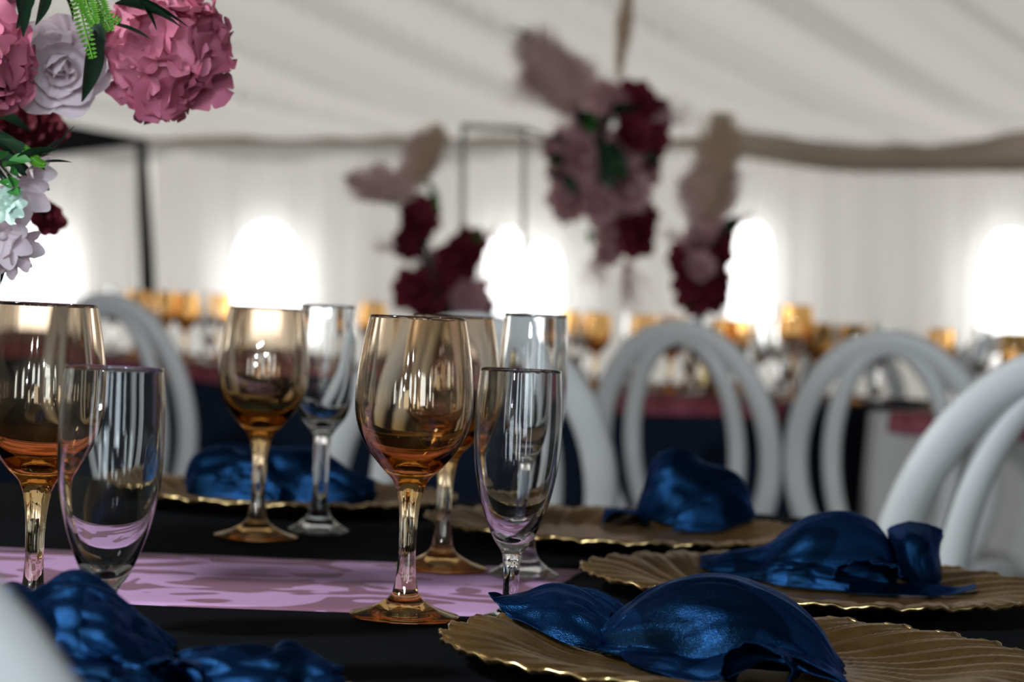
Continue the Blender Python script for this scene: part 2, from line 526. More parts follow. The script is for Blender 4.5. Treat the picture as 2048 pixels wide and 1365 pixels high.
def trestle(name, label, org, d, nrm, u0, u1, v0, v1, z):
    """folding table standing under a cloth: top and four legs"""
    t = empty(name, org + d * ((u0 + u1) / 2) + nrm * ((v0 + v1) / 2))
    tag(t, label, 'table')
    ang = math.atan2(d.y, d.x); t.rotation_euler = (0, 0, ang)
    hu, hv = (u1 - u0) / 2, (v1 - v0) / 2
    b = MB(); b.box((0, 0, z - 0.0165), (2 * hu - 0.004, 2 * hv - 0.004, 0.025)); b.build('tabletop', M_wood, t, smooth=False)
    for su in (-1, 1):
        for sv in (-1, 1):
            l = MB(); l.tube([(su * (hu - 0.22), sv * (hv - 0.12), 0.0), (su * (hu - 0.2), sv * (hv - 0.12), z - 0.028)], 0.016, 10)
            l.build('leg', M_steel, t)
    return t
drape_table('tablecloth', 'black cloth spread over the near banquet table', TO, tdir, tnor, TLX0, TLX1, 0.0, TWD, 0.10, TZ, 0.24, M_black_cloth)
trestle('banquet_table', 'near banquet table under the black cloth', TO, tdir, tnor, TLX0 + 0.045, TLX1 - 0.045, 0.045, TWD - 0.045, TZ)

# pink table runner with woven leaf pattern
def runner_mat(name, c_light, c_dark, scale=9.0, seed=0):
    M, nt, out = mat(name)
    b = nt.nodes.new('ShaderNodeBsdfPrincipled'); b.inputs['Roughness'].default_value = 0.62
    b.inputs['Specular IOR Level'].default_value = 0.3
    tc = nt.nodes.new('ShaderNodeTexCoord')
    mp = nt.nodes.new('ShaderNodeMapping'); mp.inputs['Scale'].default_value = (1.0, 1.0, 1.0); mp.inputs['Location'].default_value = (seed, 0, 0)
    nt.links.new(tc.outputs['Object'], mp.inputs['Vector'])
    n = nt.nodes.new('ShaderNodeTexNoise'); n.inputs['Scale'].default_value = scale; n.inputs['Detail'].default_value = 0.6; n.inputs['Distortion'].default_value = 2.2
    nt.links.new(mp.outputs[0], n.inputs['Vector'])
    r = nt.nodes.new('ShaderNodeValToRGB'); r.color_ramp.elements[0].position = 0.475; r.color_ramp.elements[1].position = 0.50
    r.color_ramp.elements[0].color = (*c_dark, 1); r.color_ramp.elements[1].color = (*c_light, 1)
    nt.links.new(n.outputs['Fac'], r.inputs['Fac'])
    nt.links.new(r.outputs['Color'], b.inputs['Base Color'])
    w = nt.nodes.new('ShaderNodeTexNoise'); w.inputs['Scale'].default_value = 900
    nt.links.new(tc.outputs['Object'], w.inputs['Vector'])
    bp = nt.nodes.new('ShaderNodeBump'); bp.inputs['Strength'].default_value = 0.25; bp.inputs['Distance'].default_value = 0.0005
    nt.links.new(w.outputs['Fac'], bp.inputs['Height']); nt.links.new(bp.outputs[0], b.inputs['Normal'])
    nt.links.new(b.outputs[0], out.inputs[0])
    return M
M_runner = runner_mat('pink_damask', (0.50, 0.29, 0.49), (0.235, 0.11, 0.16), 11.0)
M_runner_far = runner_mat('rose_damask', (0.26, 0.065, 0.085), (0.19, 0.035, 0.05), 9.0)
mb = MB()
Pn = [onz(-900, 1160, TZ), onz(0, 1196, TZ), onz(250, 1213, TZ), onz(560, 1222, TZ), onz(760, 1226, TZ), onz(990, 1233, TZ)]
Pf = [onz(-900, 1055, TZ), onz(0, 1101, TZ), onz(300, 1110, TZ), onz(850, 1130, TZ), onz(1080, 1139, TZ), onz(1185, 1160, TZ)]
# straight edges with small waves, in table coordinates
def tuv(p):
    q = p - TO; return q.dot(tdir), q.dot(tnor)
rows = []
nR = 70
un, vn = tuv(onz(560, 1222, TZ)); uf, vf = tuv(onz(560, 1119, TZ))
ue0 = tuv(onz(1010, 1234, TZ))[0]; ue1 = tuv(onz(1188, 1163, TZ))[0]
for i in range(nR + 1):
    t = i / nR
    row = []
    for j in range(15):
        s_ = j / 14
        ue = ue0 + (ue1 - ue0) * s_
        u = -1.55 + (ue + 1.55) * (1 - (1 - t) ** 1.25)
        v = vn + (vf - vn) * s_ + 0.0022 * math.sin(u * 23 + 1.2) * (1 - s_) + 0.0015 * math.sin(u * 31) * s_
        lift = 0.0012 * max(0, noise.noise(Vector((u * 9, v * 12, 0)))) + 0.0008
        row.append(tloc(u, v, TZ + lift))
    rows.append(row)
mb.grid(rows)
o = mb.build('table_runner', M_runner)
sm = o.modifiers.new('s', 'SOLIDIFY'); sm.thickness = 0.0006
tag(o, 'pink runner with darker leaf pattern along the black table', 'table runner')

# ------------------------------------------------------------------ glasses
AMB_T = (0.995, 0.945, 0.865)
M_amber = glass('amber_glass', [(0.0, (0.985, 0.76, 0.46)), (0.045, (0.985, 0.87, 0.68)), (0.10, (0.99, 0.93, 0.82)), (0.30, (0.99, 0.93, 0.82)), (0.42, (0.98, 0.82, 0.56)),
                                (0.50, (0.965, 0.72, 0.40)), (0.585, (0.97, 0.81, 0.58)), (0.68, (0.985, 0.92, 0.83)), (0.80, (0.99, 0.95, 0.89)), (1.0, (0.99, 0.93, 0.85))], 0.186, lustre=0.05)
M_clear = glass('clear_glass', [(0.0, (0.985, 0.99, 0.99))], 1)
def refine(prof, per=4):
    pts = catmull([Vector((r, z, 0)) for r, z in prof], per)
    return [(max(p.x, 0), p.y) for p in pts]
def stemware(name, outer_bowl, inner_bowl, stem, foot, mtl, label, facets=0, n=56):
    """three open shells that close up into one solid of glass: bowl, stem, foot"""
    t = empty(name); tag(t, label, 'glass')
    # profiles run upward on the outside (counter-clockwise for outward normals handled below)
    b = MB(); ob = refine(outer_bowl); ib = refine(inner_bowl)
    rim_o = ob[-1]; rim_i = ib[0]
    rr = (rim_o[0] - rim_i[0]) / 2
    rimp = [(rim_i[0] + rr + rr * math.cos(a), rim_o[1] + rr * math.sin(a)) for a in (PI * 0.2, PI * 0.4, PI * 0.6, PI * 0.8)]
    b.lathe((ob + rimp + ib)[::-1], n)
    b.build('bowl', mtl, t)
    s = MB(); mod = None
    sz0, sz1 = stem[0][1], stem[-1][1]
    if facets:
        mod = lambda w, z: 1 - 0.05 * (0.5 + 0.5 * math.cos(facets * w)) * math.sin(PI * max(0, min(1, (z - sz0) / (sz1 - sz0))))
    s.lathe(refine(stem)[::-1], n, mod=mod); s.build('stem', mtl, t)
    f = MB(); f.lathe(refine(foot)[::-1], n); f.build('foot', mtl, t)
    return t
mm = 0.001
def P_(l): return [(r * mm, z * mm) for r, z in l]
wine = stemware('wine_glass',
    P_([(8.4, 78.6), (11.2, 85), (18.5, 92.5), (27.4, 103.5), (33.2, 115), (35.8, 125), (36.4, 136), (35.6, 150), (33.6, 165), (31.4, 177), (29.6, 185.5)]),
    P_([(28.6, 185.5), (30.3, 177), (32.4, 165), (34.3, 150), (35.0, 136), (34.3, 125), (31.4, 115), (25.2, 105), (16.5, 97.5), (8, 93.6), (0, 92.6)]),
    P_([(8.1, 16), (6.5, 25), (5.6, 38), (5.6, 48), (6.1, 62), (7.2, 72), (8.4, 78.6)]),
    P_([(0, 1.2), (20, 0.8), (31, 0.2), (33.4, 0.6), (33.9, 1.6), (33.2, 2.6), (28, 4.1), (21, 6.3), (14, 9.8), (10, 13), (8.1, 16)]),
    M_amber, 'amber stemmed wine glass', facets=8)
flute = stemware('champagne_flute',
    P_([(5.9, 38), (6.2, 40.5), (7.2, 44), (12.0, 51), (17.0, 62), (22.2, 78), (25.8, 97), (27.1, 115), (26.8, 133), (25.8, 147), (25.0, 156)]),
    P_([(24.0, 156), (24.7, 147), (25.6, 133), (25.8, 115), (24.4, 97), (20.6, 78), (15.0, 63.5), (9.4, 55), (4.2, 51.4), (0, 50.6)]),
    P_([(6.4, 9), (5.2, 14), (4.9, 20), (4.9, 29), (5.2, 35), (5.9, 38)]),
    P_([(0, 1.2), (17, 0.8), (22.5, 0.2), (23.8, 0.6), (24.2, 1.4), (23.6, 2.2), (18, 3.4), (12.5, 5.2), (8.4, 7), (6.4, 9)]),
    M_clear, 'clear champagne flute')
goblet = stemware('water_goblet',
    P_([(7.4, 80), (12, 87), (18, 95), (22.2, 105.5), (24.4, 120), (25, 140), (24.4, 163), (23.4, 178), (22.5, 189.5)]),
    P_([(21.4, 189.5), (22.2, 178), (23.2, 163), (23.7, 140), (23.0, 121), (20.5, 107), (15.5, 98), (8, 91.5), (0, 90)]),
    P_([(7.6, 20), (6.2, 34), (6.3, 50), (6.7, 65), (7.0, 75), (7.4, 80)]),
    P_([(0, 1.2), (20, 0.8), (24, 0.2), (25.2, 0.6), (25.5, 1.6), (24.8, 2.8), (20, 5.2), (13.5, 10), (9.6, 14.5), (7.6, 20)]),
    M_clear, 'clear tall goblet')
GZ = TZ + 0.0021
def gput(proto, first, px, py, label, group, rz=0.0):
    p = onz(px, py, TZ); p.z = GZ if tuv(p)[1] > vn - 0.04 and tuv(p)[1] < vf + 0.04 else TZ + 0.0006
    if first:
        proto.location = p; proto.rotation_euler = (0, 0, rz); proto['label'] = label; proto['group'] = group; return proto
    return dup(proto, p, rz, 1.0, label, group)
GA, GF, GG = 'amber wine glasses on the near table', 'clear flutes on the near table', 'tall clear goblets on the near table'
gput(wine, True, 808, 1243, 'amber wine glass in sharp focus at the front near the blue napkin', GA)
gput(wine, False, 512, 1078, 'amber wine glass standing alone behind the runner at left centre', GA, 0.3)
gput(wine, False, 882, 1144, 'amber wine glass half hidden right behind the sharp front wine glass', GA, 0.9)
gput(wine, False, 62, 1262, 'amber wine glass cut by the left edge, under the pink flowers', GA, 1.7)
gput(flute, True, 1018, 1252, 'clear champagne flute rising behind the front blue napkin', GF)
gput(flute, False, 202, 1351, 'clear champagne flute at left in front of the edge wine glass', GF, 0.4)
gput(goblet, True, 1047, 1159, 'tall clear goblet behind the right champagne flute', GG)
gput(goblet, False, 636, 1066, 'tall clear goblet beside the far amber wine glass at left centre', GG, 0.7)

# ------------------------------------------------------------------ charger plates
def gold_plate_mat():
    M, nt, out = mat('gold_charger')
    b = nt.nodes.new('ShaderNodeBsdfPrincipled')
    b.inputs['Metallic'].default_value = 0.9; b.inputs['Roughness'].default_value = 0.36
    tc = nt.nodes.new('ShaderNodeTexCoord')
    n = nt.nodes.new('ShaderNodeTexNoise'); n.inputs['Scale'].default_value = 45; n.inputs['Detail'].default_value = 5
    nt.links.new(tc.outputs['Object'], n.inputs['Vector'])
    r = nt.nodes.new('ShaderNodeValToRGB')
    r.color_ramp.elements[0].position = 0.3; r.color_ramp.elements[0].color = (0.25, 0.13, 0.035, 1)
    r.color_ramp.elements[1].position = 0.75; r.color_ramp.elements[1].color = (0.42, 0.26, 0.09, 1)
    nt.links.new(n.outputs['Fac'], r.inputs['Fac']); nt.links.new(r.outputs['Color'], b.inputs['Base Color'])
    bp = nt.nodes.new('ShaderNodeBump'); bp.inputs['Strength'].default_value = 0.3; bp.inputs['Distance'].default_value = 0.0008
    nt.links.new(n.outputs['Fac'], bp.inputs['Height']); nt.links.new(bp.outputs[0], b.inputs['Normal'])
    nt.links.new(b.outputs[0], out.inputs[0])
    return M
M_plate = gold_plate_mat()
PR = 0.165
def charger():
    t = empty('charger_plate'); tag(t, '', 'plate')
    n = 560; feathers = 28
    radii = [0.0, 0.03, 0.06] + [0.066 + 0.099 * k / 22 for k in range(23)]
    def zprof(r):
        return 0.004 + 0.0105 * smoothstep(0.090, 0.150, r)
    def pt(r, k, under=0.0):
        a = 2 * PI * k / n
        if r > 0.062:
            s_ = (r - 0.062) / 0.103
            tw = a + 1.0 * s_ * (1 - 0.35 * s_)                       # swirl of the feathers
            ph = (tw * feathers / (2 * PI)) % 1.0
            rib = 0.0030 * s_ ** 0.5 * (math.sin(PI * ph) ** 0.7 - 0.5) + 0.00055 * s_ ** 0.5 * math.sin(tw * feathers * 3)
            edge = 1.0
            if r > 0.15: edge = 1 + (r - 0.15) / 0.015 * (0.022 * (1 - abs(2 * ph - 0.8)) - 0.008 + 0.003 * math.sin(tw * feathers * 4))
            rr = r * edge; aa = a
        else:
            rib = 0; rr = r; aa = a
        return Vector((rr * math.cos(aa), rr * math.sin(aa), zprof(r) + rib - under))
    body = MB(); rows = []
    for r in radii[1:]:
        rows.append([len(body.v) + k for k in range(n)]); body.v += [pt(r, k) for k in range(n)]
    for r in reversed(radii[1:]):
        rows.append([len(body.v) + k for k in range(n)]); body.v += [pt(r, k, 0.003 if r < 0.09 else 0.0022) for k in range(n)]
    for a, b_ in zip(rows[:-1], rows[1:]):
        for k in range(n):
            l = (k + 1) % n; body.f.append((a[k], b_[k], b_[l], a[l]))
    body.f.append(tuple(rows[0])); body.f.append(tuple(reversed(rows[-1])))
    body.build('dish', M_plate, t)
    rim = MB(); pts = [pt(PR, k) + Vector((0, 0, -0.0008)) for k in range(n)]
    pts = pts[::2]
    rim.tube(pts, [0.0012 + 0.0006 * math.sin(k * 4 * PI / n * feathers * 3) for k in range(n // 2)], 6, closed=True)
    rim.build('rim', M_gold, t)
    return t
plate0 = charger()
PG = 'gold charger plates on the black table'
plate_spots = {
    'G': (onz(1484, 1303, TZ + 0.013), 'ridged gold charger plate nearest the camera at lower right', 0.3),
    'I': (onz(1632, 1162, TZ + 0.013), 'ridged gold charger plate second from the front on the right', 1.1),
    'H': (onz(1240, 1054, TZ + 0.013), 'far gold charger plate under the upright blue napkin', 2.0),
    'J': (onz(556, 984, TZ + 0.013), 'far gold charger plate behind the left centre glasses', 0.7),
    'K': (onz(60, 1425, TZ + 0.013), 'gold charger plate barely showing under the front left napkin', 1.6)}
PC = {}
for i, (k, (p, lab, rz)) in enumerate(plate_spots.items()):
    p = Vector((p.x, p.y, TZ + 0.0004)); PC[k] = p
    if i == 0:
        plate0.location = p; plate0.rotation_euler = (0, 0, rz); plate0['label'] = lab; plate0['group'] = PG
    else: dup(plate0, p, rz, 1.0, lab, PG)

# ------------------------------------------------------------------ satin napkins
def satin():
    M, nt, out = mat('navy_satin')
    b = nt.nodes.new('ShaderNodeBsdfPrincipled')
    b.inputs['Metallic'].default_value = 0.84; b.inputs['Roughness'].default_value = 0.33
    b.inputs['Specular Tint'].default_value = (0.12, 0.36, 0.85, 1)
    tc = nt.nodes.new('ShaderNodeTexCoord')
    n = nt.nodes.new('ShaderNodeTexNoise'); n.inputs['Scale'].default_value = 16; n.inputs['Detail'].default_value = 0.5; n.inputs['Distortion'].default_value = 1.2
    nt.links.new(tc.outputs['Object'], n.inputs['Vector'])
    r = nt.nodes.new('ShaderNodeValToRGB')
    r.color_ramp.elements[0].position = 0.44; r.color_ramp.elements[0].color = (0.003, 0.016, 0.044, 1)
    r.color_ramp.elements[1].position = 0.47; r.color_ramp.elements[1].color = (0.0065, 0.034, 0.100, 1)
    nt.links.new(n.outputs['Fac'], r.inputs['Fac']); nt.links.new(r.outputs['Color'], b.inputs['Base Color'])
    w = nt.nodes.new('ShaderNodeTexNoise'); w.inputs['Scale'].default_value = 1300; w.inputs['Detail'].default_value = 1
    nt.links.new(tc.outputs['Object'], w.inputs['Vector'])
    bp = nt.nodes.new('ShaderNodeBump'); bp.inputs['Strength'].default_value = 0.75; bp.inputs['Distance'].default_value = 0.0006
    nt.links.new(w.outputs['Fac'], bp.inputs['Height']); nt.links.new(bp.outputs[0], b.inputs['Normal'])
    nt.links.new(b.outputs[0], out.inputs[0])
    return M
M_satin = satin()
def bsp(ctrl, per=7):
    """clamped smooth surface through a control grid (Catmull-Rom both ways)"""
    rows = [catmull(r, per) for r in ctrl]
    cols = []
    for j in range(len(rows[0])):
        cols.append(catmull([rows[i][j] for i in range(len(rows))], per))
    return [[cols[j][i] for j in range(len(cols))] for i in range(len(cols[0]))]
def patch(name, ctrl, parent, org, per=8, wr=0.0015, wsc=(28, 60), seed=0.0, pinch=None, thick=0.0007, frills=0.0):
    G = bsp(ctrl, per)
    nu, nv = len(G), len(G[0]); out = [[None] * nv for _ in range(nu)]
    for i in range(nu):
        for j in range(nv):
            p = G[i][j]
            du = G[min(i + 1, nu - 1)][j] - G[max(i - 1, 0)][j]; dv = G[i][min(j + 1, nv - 1)] - G[i][max(j - 1, 0)]
            nn = du.cross(dv)
            nn = nn.normalized() if nn.length > 1e-12 else Vector((0, 0, 1))
            u, v = i / (nu - 1), j / (nv - 1)
            w = wr * (noise.noise(Vector((u * 3 + seed, v * 9, seed))) + 0.6 * noise.noise(Vector((u * 6 + seed, v * 22, seed + 3))))
            if pinch is not None:      # folds running away from the knot, strongest near it
                f = math.exp(-abs(u - pinch) * 3.0)
                w += f * wr * 2.4 * (abs(math.sin(v * PI * 6 + seed + 1.5 * noise.noise(Vector((u * 2, v * 3, seed))))) ** 0.7 - 0.5)
            cr = noise.noise(Vector((u * 2.2 + seed * 1.3, v * 4.5, seed * 0.7)))
            w += wr * 2.2 * (0.5 - min(1.0, abs(cr) * 5)) * 0.5
            fr_ = frills * noise.noise(Vector((u * 25, v * 25, seed))) * (1 if (i in (0, nu - 1) or j in (0, nv - 1)) else 0)
            q = p + nn * w + Vector((fr_, fr_, abs(fr_)))
            rr = math.hypot(q.x - org.x, q.y - org.y)
            q.z = max(q.z, org.z + 0.0065 + 0.0105 * smoothstep(0.085, 0.145, rr))
            out[i][j] = q - org
    mb = MB(); mb.grid(out)
    o = mb.build(name, M_satin, parent)
    sm = o.modifiers.new('thickness', 'SOLIDIFY'); sm.thickness = thick; sm.offset = 0
    ss = o.modifiers.new('smooth', 'SUBSURF'); ss.levels = 1; ss.render_levels = 1
    return o
def arcs(sts, lo=1.0):
    """stations (px, crest_y, depth of crest, half depth back, half depth front, base_z, [skew px]) -> control rows back..front"""
    rows = []
    for s_ in sts:
        px, py, Y, hb, hf, bz = s_[:6]
        sk = s_[6] if len(s_) > 6 else 0
        c = at(px, py, Y)
        h = c.z - bz
        def q(dy, fz, dx=0.0): return Vector((c.x * (Y + dy) / Y + dx, c.y + dy, bz + h * fz))
        k = sk * Y / FPX
        rows.append([q(hb, 0.0, -0.3 * k), q(hb * 0.92, 0.45), q(hb * 0.5, 0.88), c, q(-hf * 0.45, 0.86, k * 0.3), q(-hf * 0.85, 0.45, k * 0.7), q(-hf, 0.0, k)])
    return rows

NZ = TZ + 0.0065
def napkin(key, label, parts):
    o = PC[key] + Vector((0, 0, 0.0005))
    t = empty('napkin', o); tag(t, label, 'napkin', 'navy satin napkins tied in knots')
    for nm, ctrl, kw in parts: patch(nm, ctrl, t, o, **kw)
    return t
def V(px, py, Y): return at(px, py, Y)
# G, sharp, lower right
G_puff = arcs([(1205, 1268, 1.405, 0.012, 0.012, NZ), (1225, 1245, 1.40, 0.025, 0.022, NZ), (1275, 1198, 1.395, 0.050, 0.040, NZ, 30), (1345, 1166, 1.39, 0.066, 0.060, NZ, 30), (1420, 1156, 1.385, 0.072, 0.066, NZ + 0.004, 20),
                (1500, 1170, 1.38, 0.07, 0.062, NZ + 0.010, 0), (1580, 1208, 1.375, 0.064, 0.056, NZ + 0.008, -10), (1640, 1265, 1.365, 0.05, 0.05, NZ + 0.003, -10), (1685, 1345, 1.35, 0.028, 0.04, NZ)])
G_tail = [[V(975, 1188, 1.475), V(985, 1200, 1.46), V(1000, 1218, 1.45), V(1012, 1232, 1.44)],
          [V(1030, 1192, 1.485), V(1035, 1200, 1.46), V(1045, 1225, 1.445), V(1060, 1262, 1.425)],
          [V(1105, 1172, 1.50), V(1105, 1180, 1.47), V(1110, 1215, 1.435), V(1120, 1285, 1.405)],
          [V(1170, 1180, 1.49), V(1165, 1195, 1.46), V(1170, 1235, 1.425), V(1178, 1300, 1.395)],
          [V(1225, 1225, 1.45), V(1220, 1235, 1.43), V(1220, 1262, 1.415), V(1218, 1305, 1.40)]]
G_tail2 = [[V(1060, 1186, 1.53), V(1065, 1200, 1.50), V(1075, 1225, 1.48)], [V(1120, 1174, 1.52), V(1125, 1190, 1.49), V(1130, 1230, 1.46)],
           [V(1190, 1180, 1.49), V(1195, 1200, 1.47), V(1195, 1245, 1.44)], [V(1250, 1210, 1.45), V(1248, 1235, 1.43), V(1240, 1265, 1.42)]]
def loop(cx, cy, rx, ry, Y0, Y1, a0, a1, n=9, tw=0.0, m_=4):
    rows = []
    for j in range(m_):
        s_ = j / (m_ - 1); Y = Y0 + (Y1 - Y0) * s_
        row = []
        for i in range(n):
            a = a0 + (a1 - a0) * i / (n - 1)
            row.append(at(cx + (rx * (1 + 0.1 * s_)) * math.cos(a) + tw * s_, cy - ry * math.sin(a) * (1 + 0.1 * math.sin(3 * a + s_)), Y))
        rows.append(row)
    return rows
G_loop = loop(1535, 1345, 62, 56, 1.345, 1.27, -0.7, PI + 0.7, tw=-25)
G_swag = [[V(1225, 1290, 1.39), V(1240, 1310, 1.37), V(1260, 1335, 1.35)], [V(1310, 1300, 1.345), V(1320, 1320, 1.33), V(1330, 1355, 1.31)],
          [V(1400, 1318, 1.33), V(1405, 1325, 1.31), V(1400, 1375, 1.29)], [V(1470, 1300, 1.33), V(1480, 1310, 1.305), V(1490, 1345, 1.285)], [V(1535, 1290, 1.345), V(1545, 1297, 1.32), V(1560, 1310, 1.30)],
          [V(1620, 1312, 1.345), V(1630, 1322, 1.32), V(1645, 1345, 1.30)], [V(1680, 1350, 1.34), V(1690, 1360, 1.32), V(1700, 1380, 1.30)]]
G_inner = [[V(1430, 1296, 1.36), V(1430, 1335, 1.35), V(1430, 1372, 1.345), V(1430, 1400, 1.34)], [V(1500, 1275, 1.385), V(1500, 1320, 1.365), V(1495, 1365, 1.355), V(1495, 1400, 1.35)],
           [V(1580, 1272, 1.39), V(1585, 1320, 1.36), V(1580, 1365, 1.35), V(1580, 1400, 1.345)], [V(1650, 1300, 1.38), V(1650, 1335, 1.36), V(1650, 1372, 1.35), V(1650, 1400, 1.345)], [V(1690, 1345, 1.36), V(1690, 1360, 1.355), V(1690, 1380, 1.35), V(1690, 1400, 1.345)]]
napkin('G', 'tied navy satin napkin in sharp focus on the nearest charger plate', [
    ('puff', G_puff, dict(wr=0.0022, pinch=0.0, seed=1.0)),
    ('tail', G_tail, dict(wr=0.0016, pinch=1.0, seed=2.0, frills=0.001)),
    ('tail', G_tail2, dict(wr=0.0012, seed=5.0)),
    ('fold', G_loop, dict(wr=0.0018, seed=3.0)),
    ('fold', G_swag, dict(wr=0.0015, seed=4.0)),
    ('fold', G_inner, dict(wr=0.003, seed=6.0))])
# I, second on the right
I_puff = arcs([(1400, 1138, 1.86, 0.014, 0.014, NZ), (1450, 1110, 1.86, 0.03, 0.03, NZ), (1520, 1098, 1.85, 0.035, 0.045, NZ), (1565, 1072, 1.845, 0.05, 0.05, NZ, -20), (1620, 1038, 1.84, 0.06, 0.055, NZ, -20), (1685, 1028, 1.84, 0.06, 0.055, NZ, 0),
                (1745, 1046, 1.84, 0.055, 0.05, NZ + 0.004, 10), (1775, 1085, 1.83, 0.035, 0.04, NZ, 10), (1795, 1150, 1.82, 0.02, 0.03, NZ)])
I_loop = [[V(1772, 1060, 1.86), V(1800, 1046, 1.84), V(1840, 1044, 1.83), V(1880, 1056, 1.83), V(1889, 1072, 1.85)],
          [V(1778, 1085, 1.84), V(1800, 1075, 1.80), V(1840, 1078, 1.79), V(1872, 1090, 1.81), V(1880, 1100, 1.84)],
          [V(1785, 1120, 1.84), V(1805, 1118, 1.79), V(1840, 1128, 1.785), V(1872, 1140, 1.80), V(1882, 1145, 1.83)],
          [V(1795, 1160, 1.83), V(1810, 1165, 1.80), V(1845, 1172, 1.79), V(1872, 1180, 1.80), V(1884, 1182, 1.83)]]
I_knot = loop(1735, 1165, 65, 42, 1.80, 1.74, 0.2, PI - 0.1)
I_tail = [[V(1690, 1150, 1.78), V(1690, 1175, 1.765), V(1695, 1200, 1.75)], [V(1780, 1168, 1.77), V(1785, 1180, 1.76), V(1790, 1200, 1.75)],
          [V(1860, 1170, 1.78), V(1865, 1182, 1.77), V(1870, 1204, 1.755)], [V(1950, 1182, 1.79), V(1952, 1190, 1.78), V(1950, 1202, 1.77)]]
I_swag = arcs([(1545, 1130, 1.80, 0.02, 0.02, NZ), (1600, 1125, 1.79, 0.02, 0.02, NZ), (1650, 1135, 1.785, 0.02, 0.02, NZ), (1700, 1150, 1.78, 0.02, 0.02, NZ)])
napkin('I', 'tied navy satin napkin with upright loop on the second right plate', [
    ('puff', I_puff, dict(wr=0.002, seed=11.0)), ('fold', I_loop, dict(wr=0.001, seed=12.0)), ('fold', I_knot, dict(wr=0.002, seed=13.0)),
    ('tail', I_tail, dict(wr=0.001, seed=14.0, frills=0.001)), ('fold', I_swag, dict(wr=0.0015, seed=15.0))])
# H, upright fan at the far right plate
H_fan = arcs([(1278, 1030, 2.28, 0.015, 0.015, NZ), (1288, 985, 2.28, 0.03, 0.03, NZ), (1310, 922, 2.28, 0.035, 0.05, NZ, 20), (1355, 903, 2.28, 0.04, 0.06, NZ, 10), (1410, 925, 2.28, 0.04, 0.06, NZ, 0), (1460, 945, 2.28, 0.04, 0.05, NZ, 0), (1490, 975, 2.27, 0.03, 0.04, NZ), (1512, 1060, 2.26, 0.012, 0.012, NZ)])
H_left = loop(1250, 1060, 42, 36, 2.27, 2.21, 0.1, PI - 0.1)
H_drape = [[V(1340, 1030, 2.20), V(1345, 1045, 2.19), V(1345, 1066, 2.18)], [V(1370, 1000, 2.21), V(1385, 1020, 2.19), V(1400, 1065, 2.18)],
           [V(1420, 970, 2.22), V(1440, 1000, 2.20), V(1455, 1065, 2.185)], [V(1475, 960, 2.24), V(1490, 1000, 2.22), V(1505, 1065, 2.20)]]
napkin('H', 'dark navy napkin folded upright on the far right plate', [
    ('puff', H_fan, dict(wr=0.003, seed=21.0)), ('tail', H_left, dict(wr=0.002, seed=22.0)), ('fold', H_drape, dict(wr=0.0015, seed=23.0))])
# J, far left
J_puff = arcs([(378, 955, 2.36, 0.015, 0.02, NZ), (395, 910, 2.36, 0.035, 0.05, NZ), (450, 893, 2.36, 0.05, 0.06, NZ), (520, 900, 2.36, 0.05, 0.06, NZ, 20), (570, 896, 2.36, 0.05, 0.06, NZ), (630, 900, 2.36, 0.05, 0.055, NZ), (675, 930, 2.35, 0.04, 0.045, NZ), (710, 955, 2.34, 0.025, 0.03, NZ), (750, 966, 2.34, 0.012, 0.012, NZ)])
J_fold = arcs([(430, 945, 2.29, 0.02, 0.02, NZ), (470, 925, 2.285, 0.025, 0.025, NZ, 20), (520, 935, 2.28, 0.025, 0.025, NZ, 30), (560, 965, 2.275, 0.02, 0.02, NZ)])
J_fold2 = arcs([(590, 950, 2.29, 0.02, 0.02, NZ), (640, 935, 2.285, 0.025, 0.025, NZ, -20), (690, 950, 2.28, 0.02, 0.02, NZ), (730, 968, 2.285, 0.012, 0.012, NZ)])
napkin('J', 'blurred navy napkin lying low behind the left centre glasses', [
    ('puff', J_puff, dict(wr=0.004, seed=31.0)), ('fold', J_fold, dict(wr=0.003, seed=32.0)), ('tail', J_fold2, dict(wr=0.002, seed=33.0))])
# K, front left
K_puff = arcs([(-60, 1260, 1.19, 0.02, 0.03, NZ), (-25, 1200, 1.185, 0.04, 0.05, NZ), (20, 1172, 1.18, 0.05, 0.06, NZ), (65, 1190, 1.18, 0.05, 0.06, NZ), (105, 1172, 1.19, 0.05, 0.06, NZ, 20), (150, 1158, 1.19, 0.05, 0.065, NZ, 20), (205, 1178, 1.19, 0.05, 0.06, NZ, 30),
                (255, 1215, 1.185, 0.045, 0.05, NZ, 30), (305, 1262, 1.18, 0.035, 0.045, NZ, 20), (345, 1300, 1.17, 0.02, 0.03, NZ)])
K_flap = [[V(170, 1180, 1.16), V(165, 1215, 1.13), V(160, 1260, 1.11), V(165, 1320, 1.10)], [V(215, 1195, 1.15), V(225, 1235, 1.12), V(215, 1275, 1.10), V(220, 1325, 1.10)],
          [V(265, 1232, 1.15), V(270, 1265, 1.13), V(268, 1300, 1.11), V(272, 1335, 1.10)], [V(330, 1290, 1.15), V(335, 1310, 1.135), V(335, 1330, 1.12), V(335, 1345, 1.11)]]
K_tail = arcs([(350, 1318, 1.16, 0.012, 0.012, NZ), (390, 1306, 1.155, 0.02, 0.025, NZ), (450, 1300, 1.15, 0.025, 0.035, NZ), (520, 1299, 1.15, 0.03, 0.04, NZ, 15), (570, 1295, 1.15, 0.03, 0.04, NZ, 10), (610, 1310, 1.15, 0.03, 0.035, NZ), (660, 1326, 1.145, 0.02, 0.03, NZ), (684, 1340, 1.145, 0.012, 0.02, NZ)])
K_knot = loop(345, 1362, 62, 40, 1.13, 1.07, -0.1, PI + 0.1)
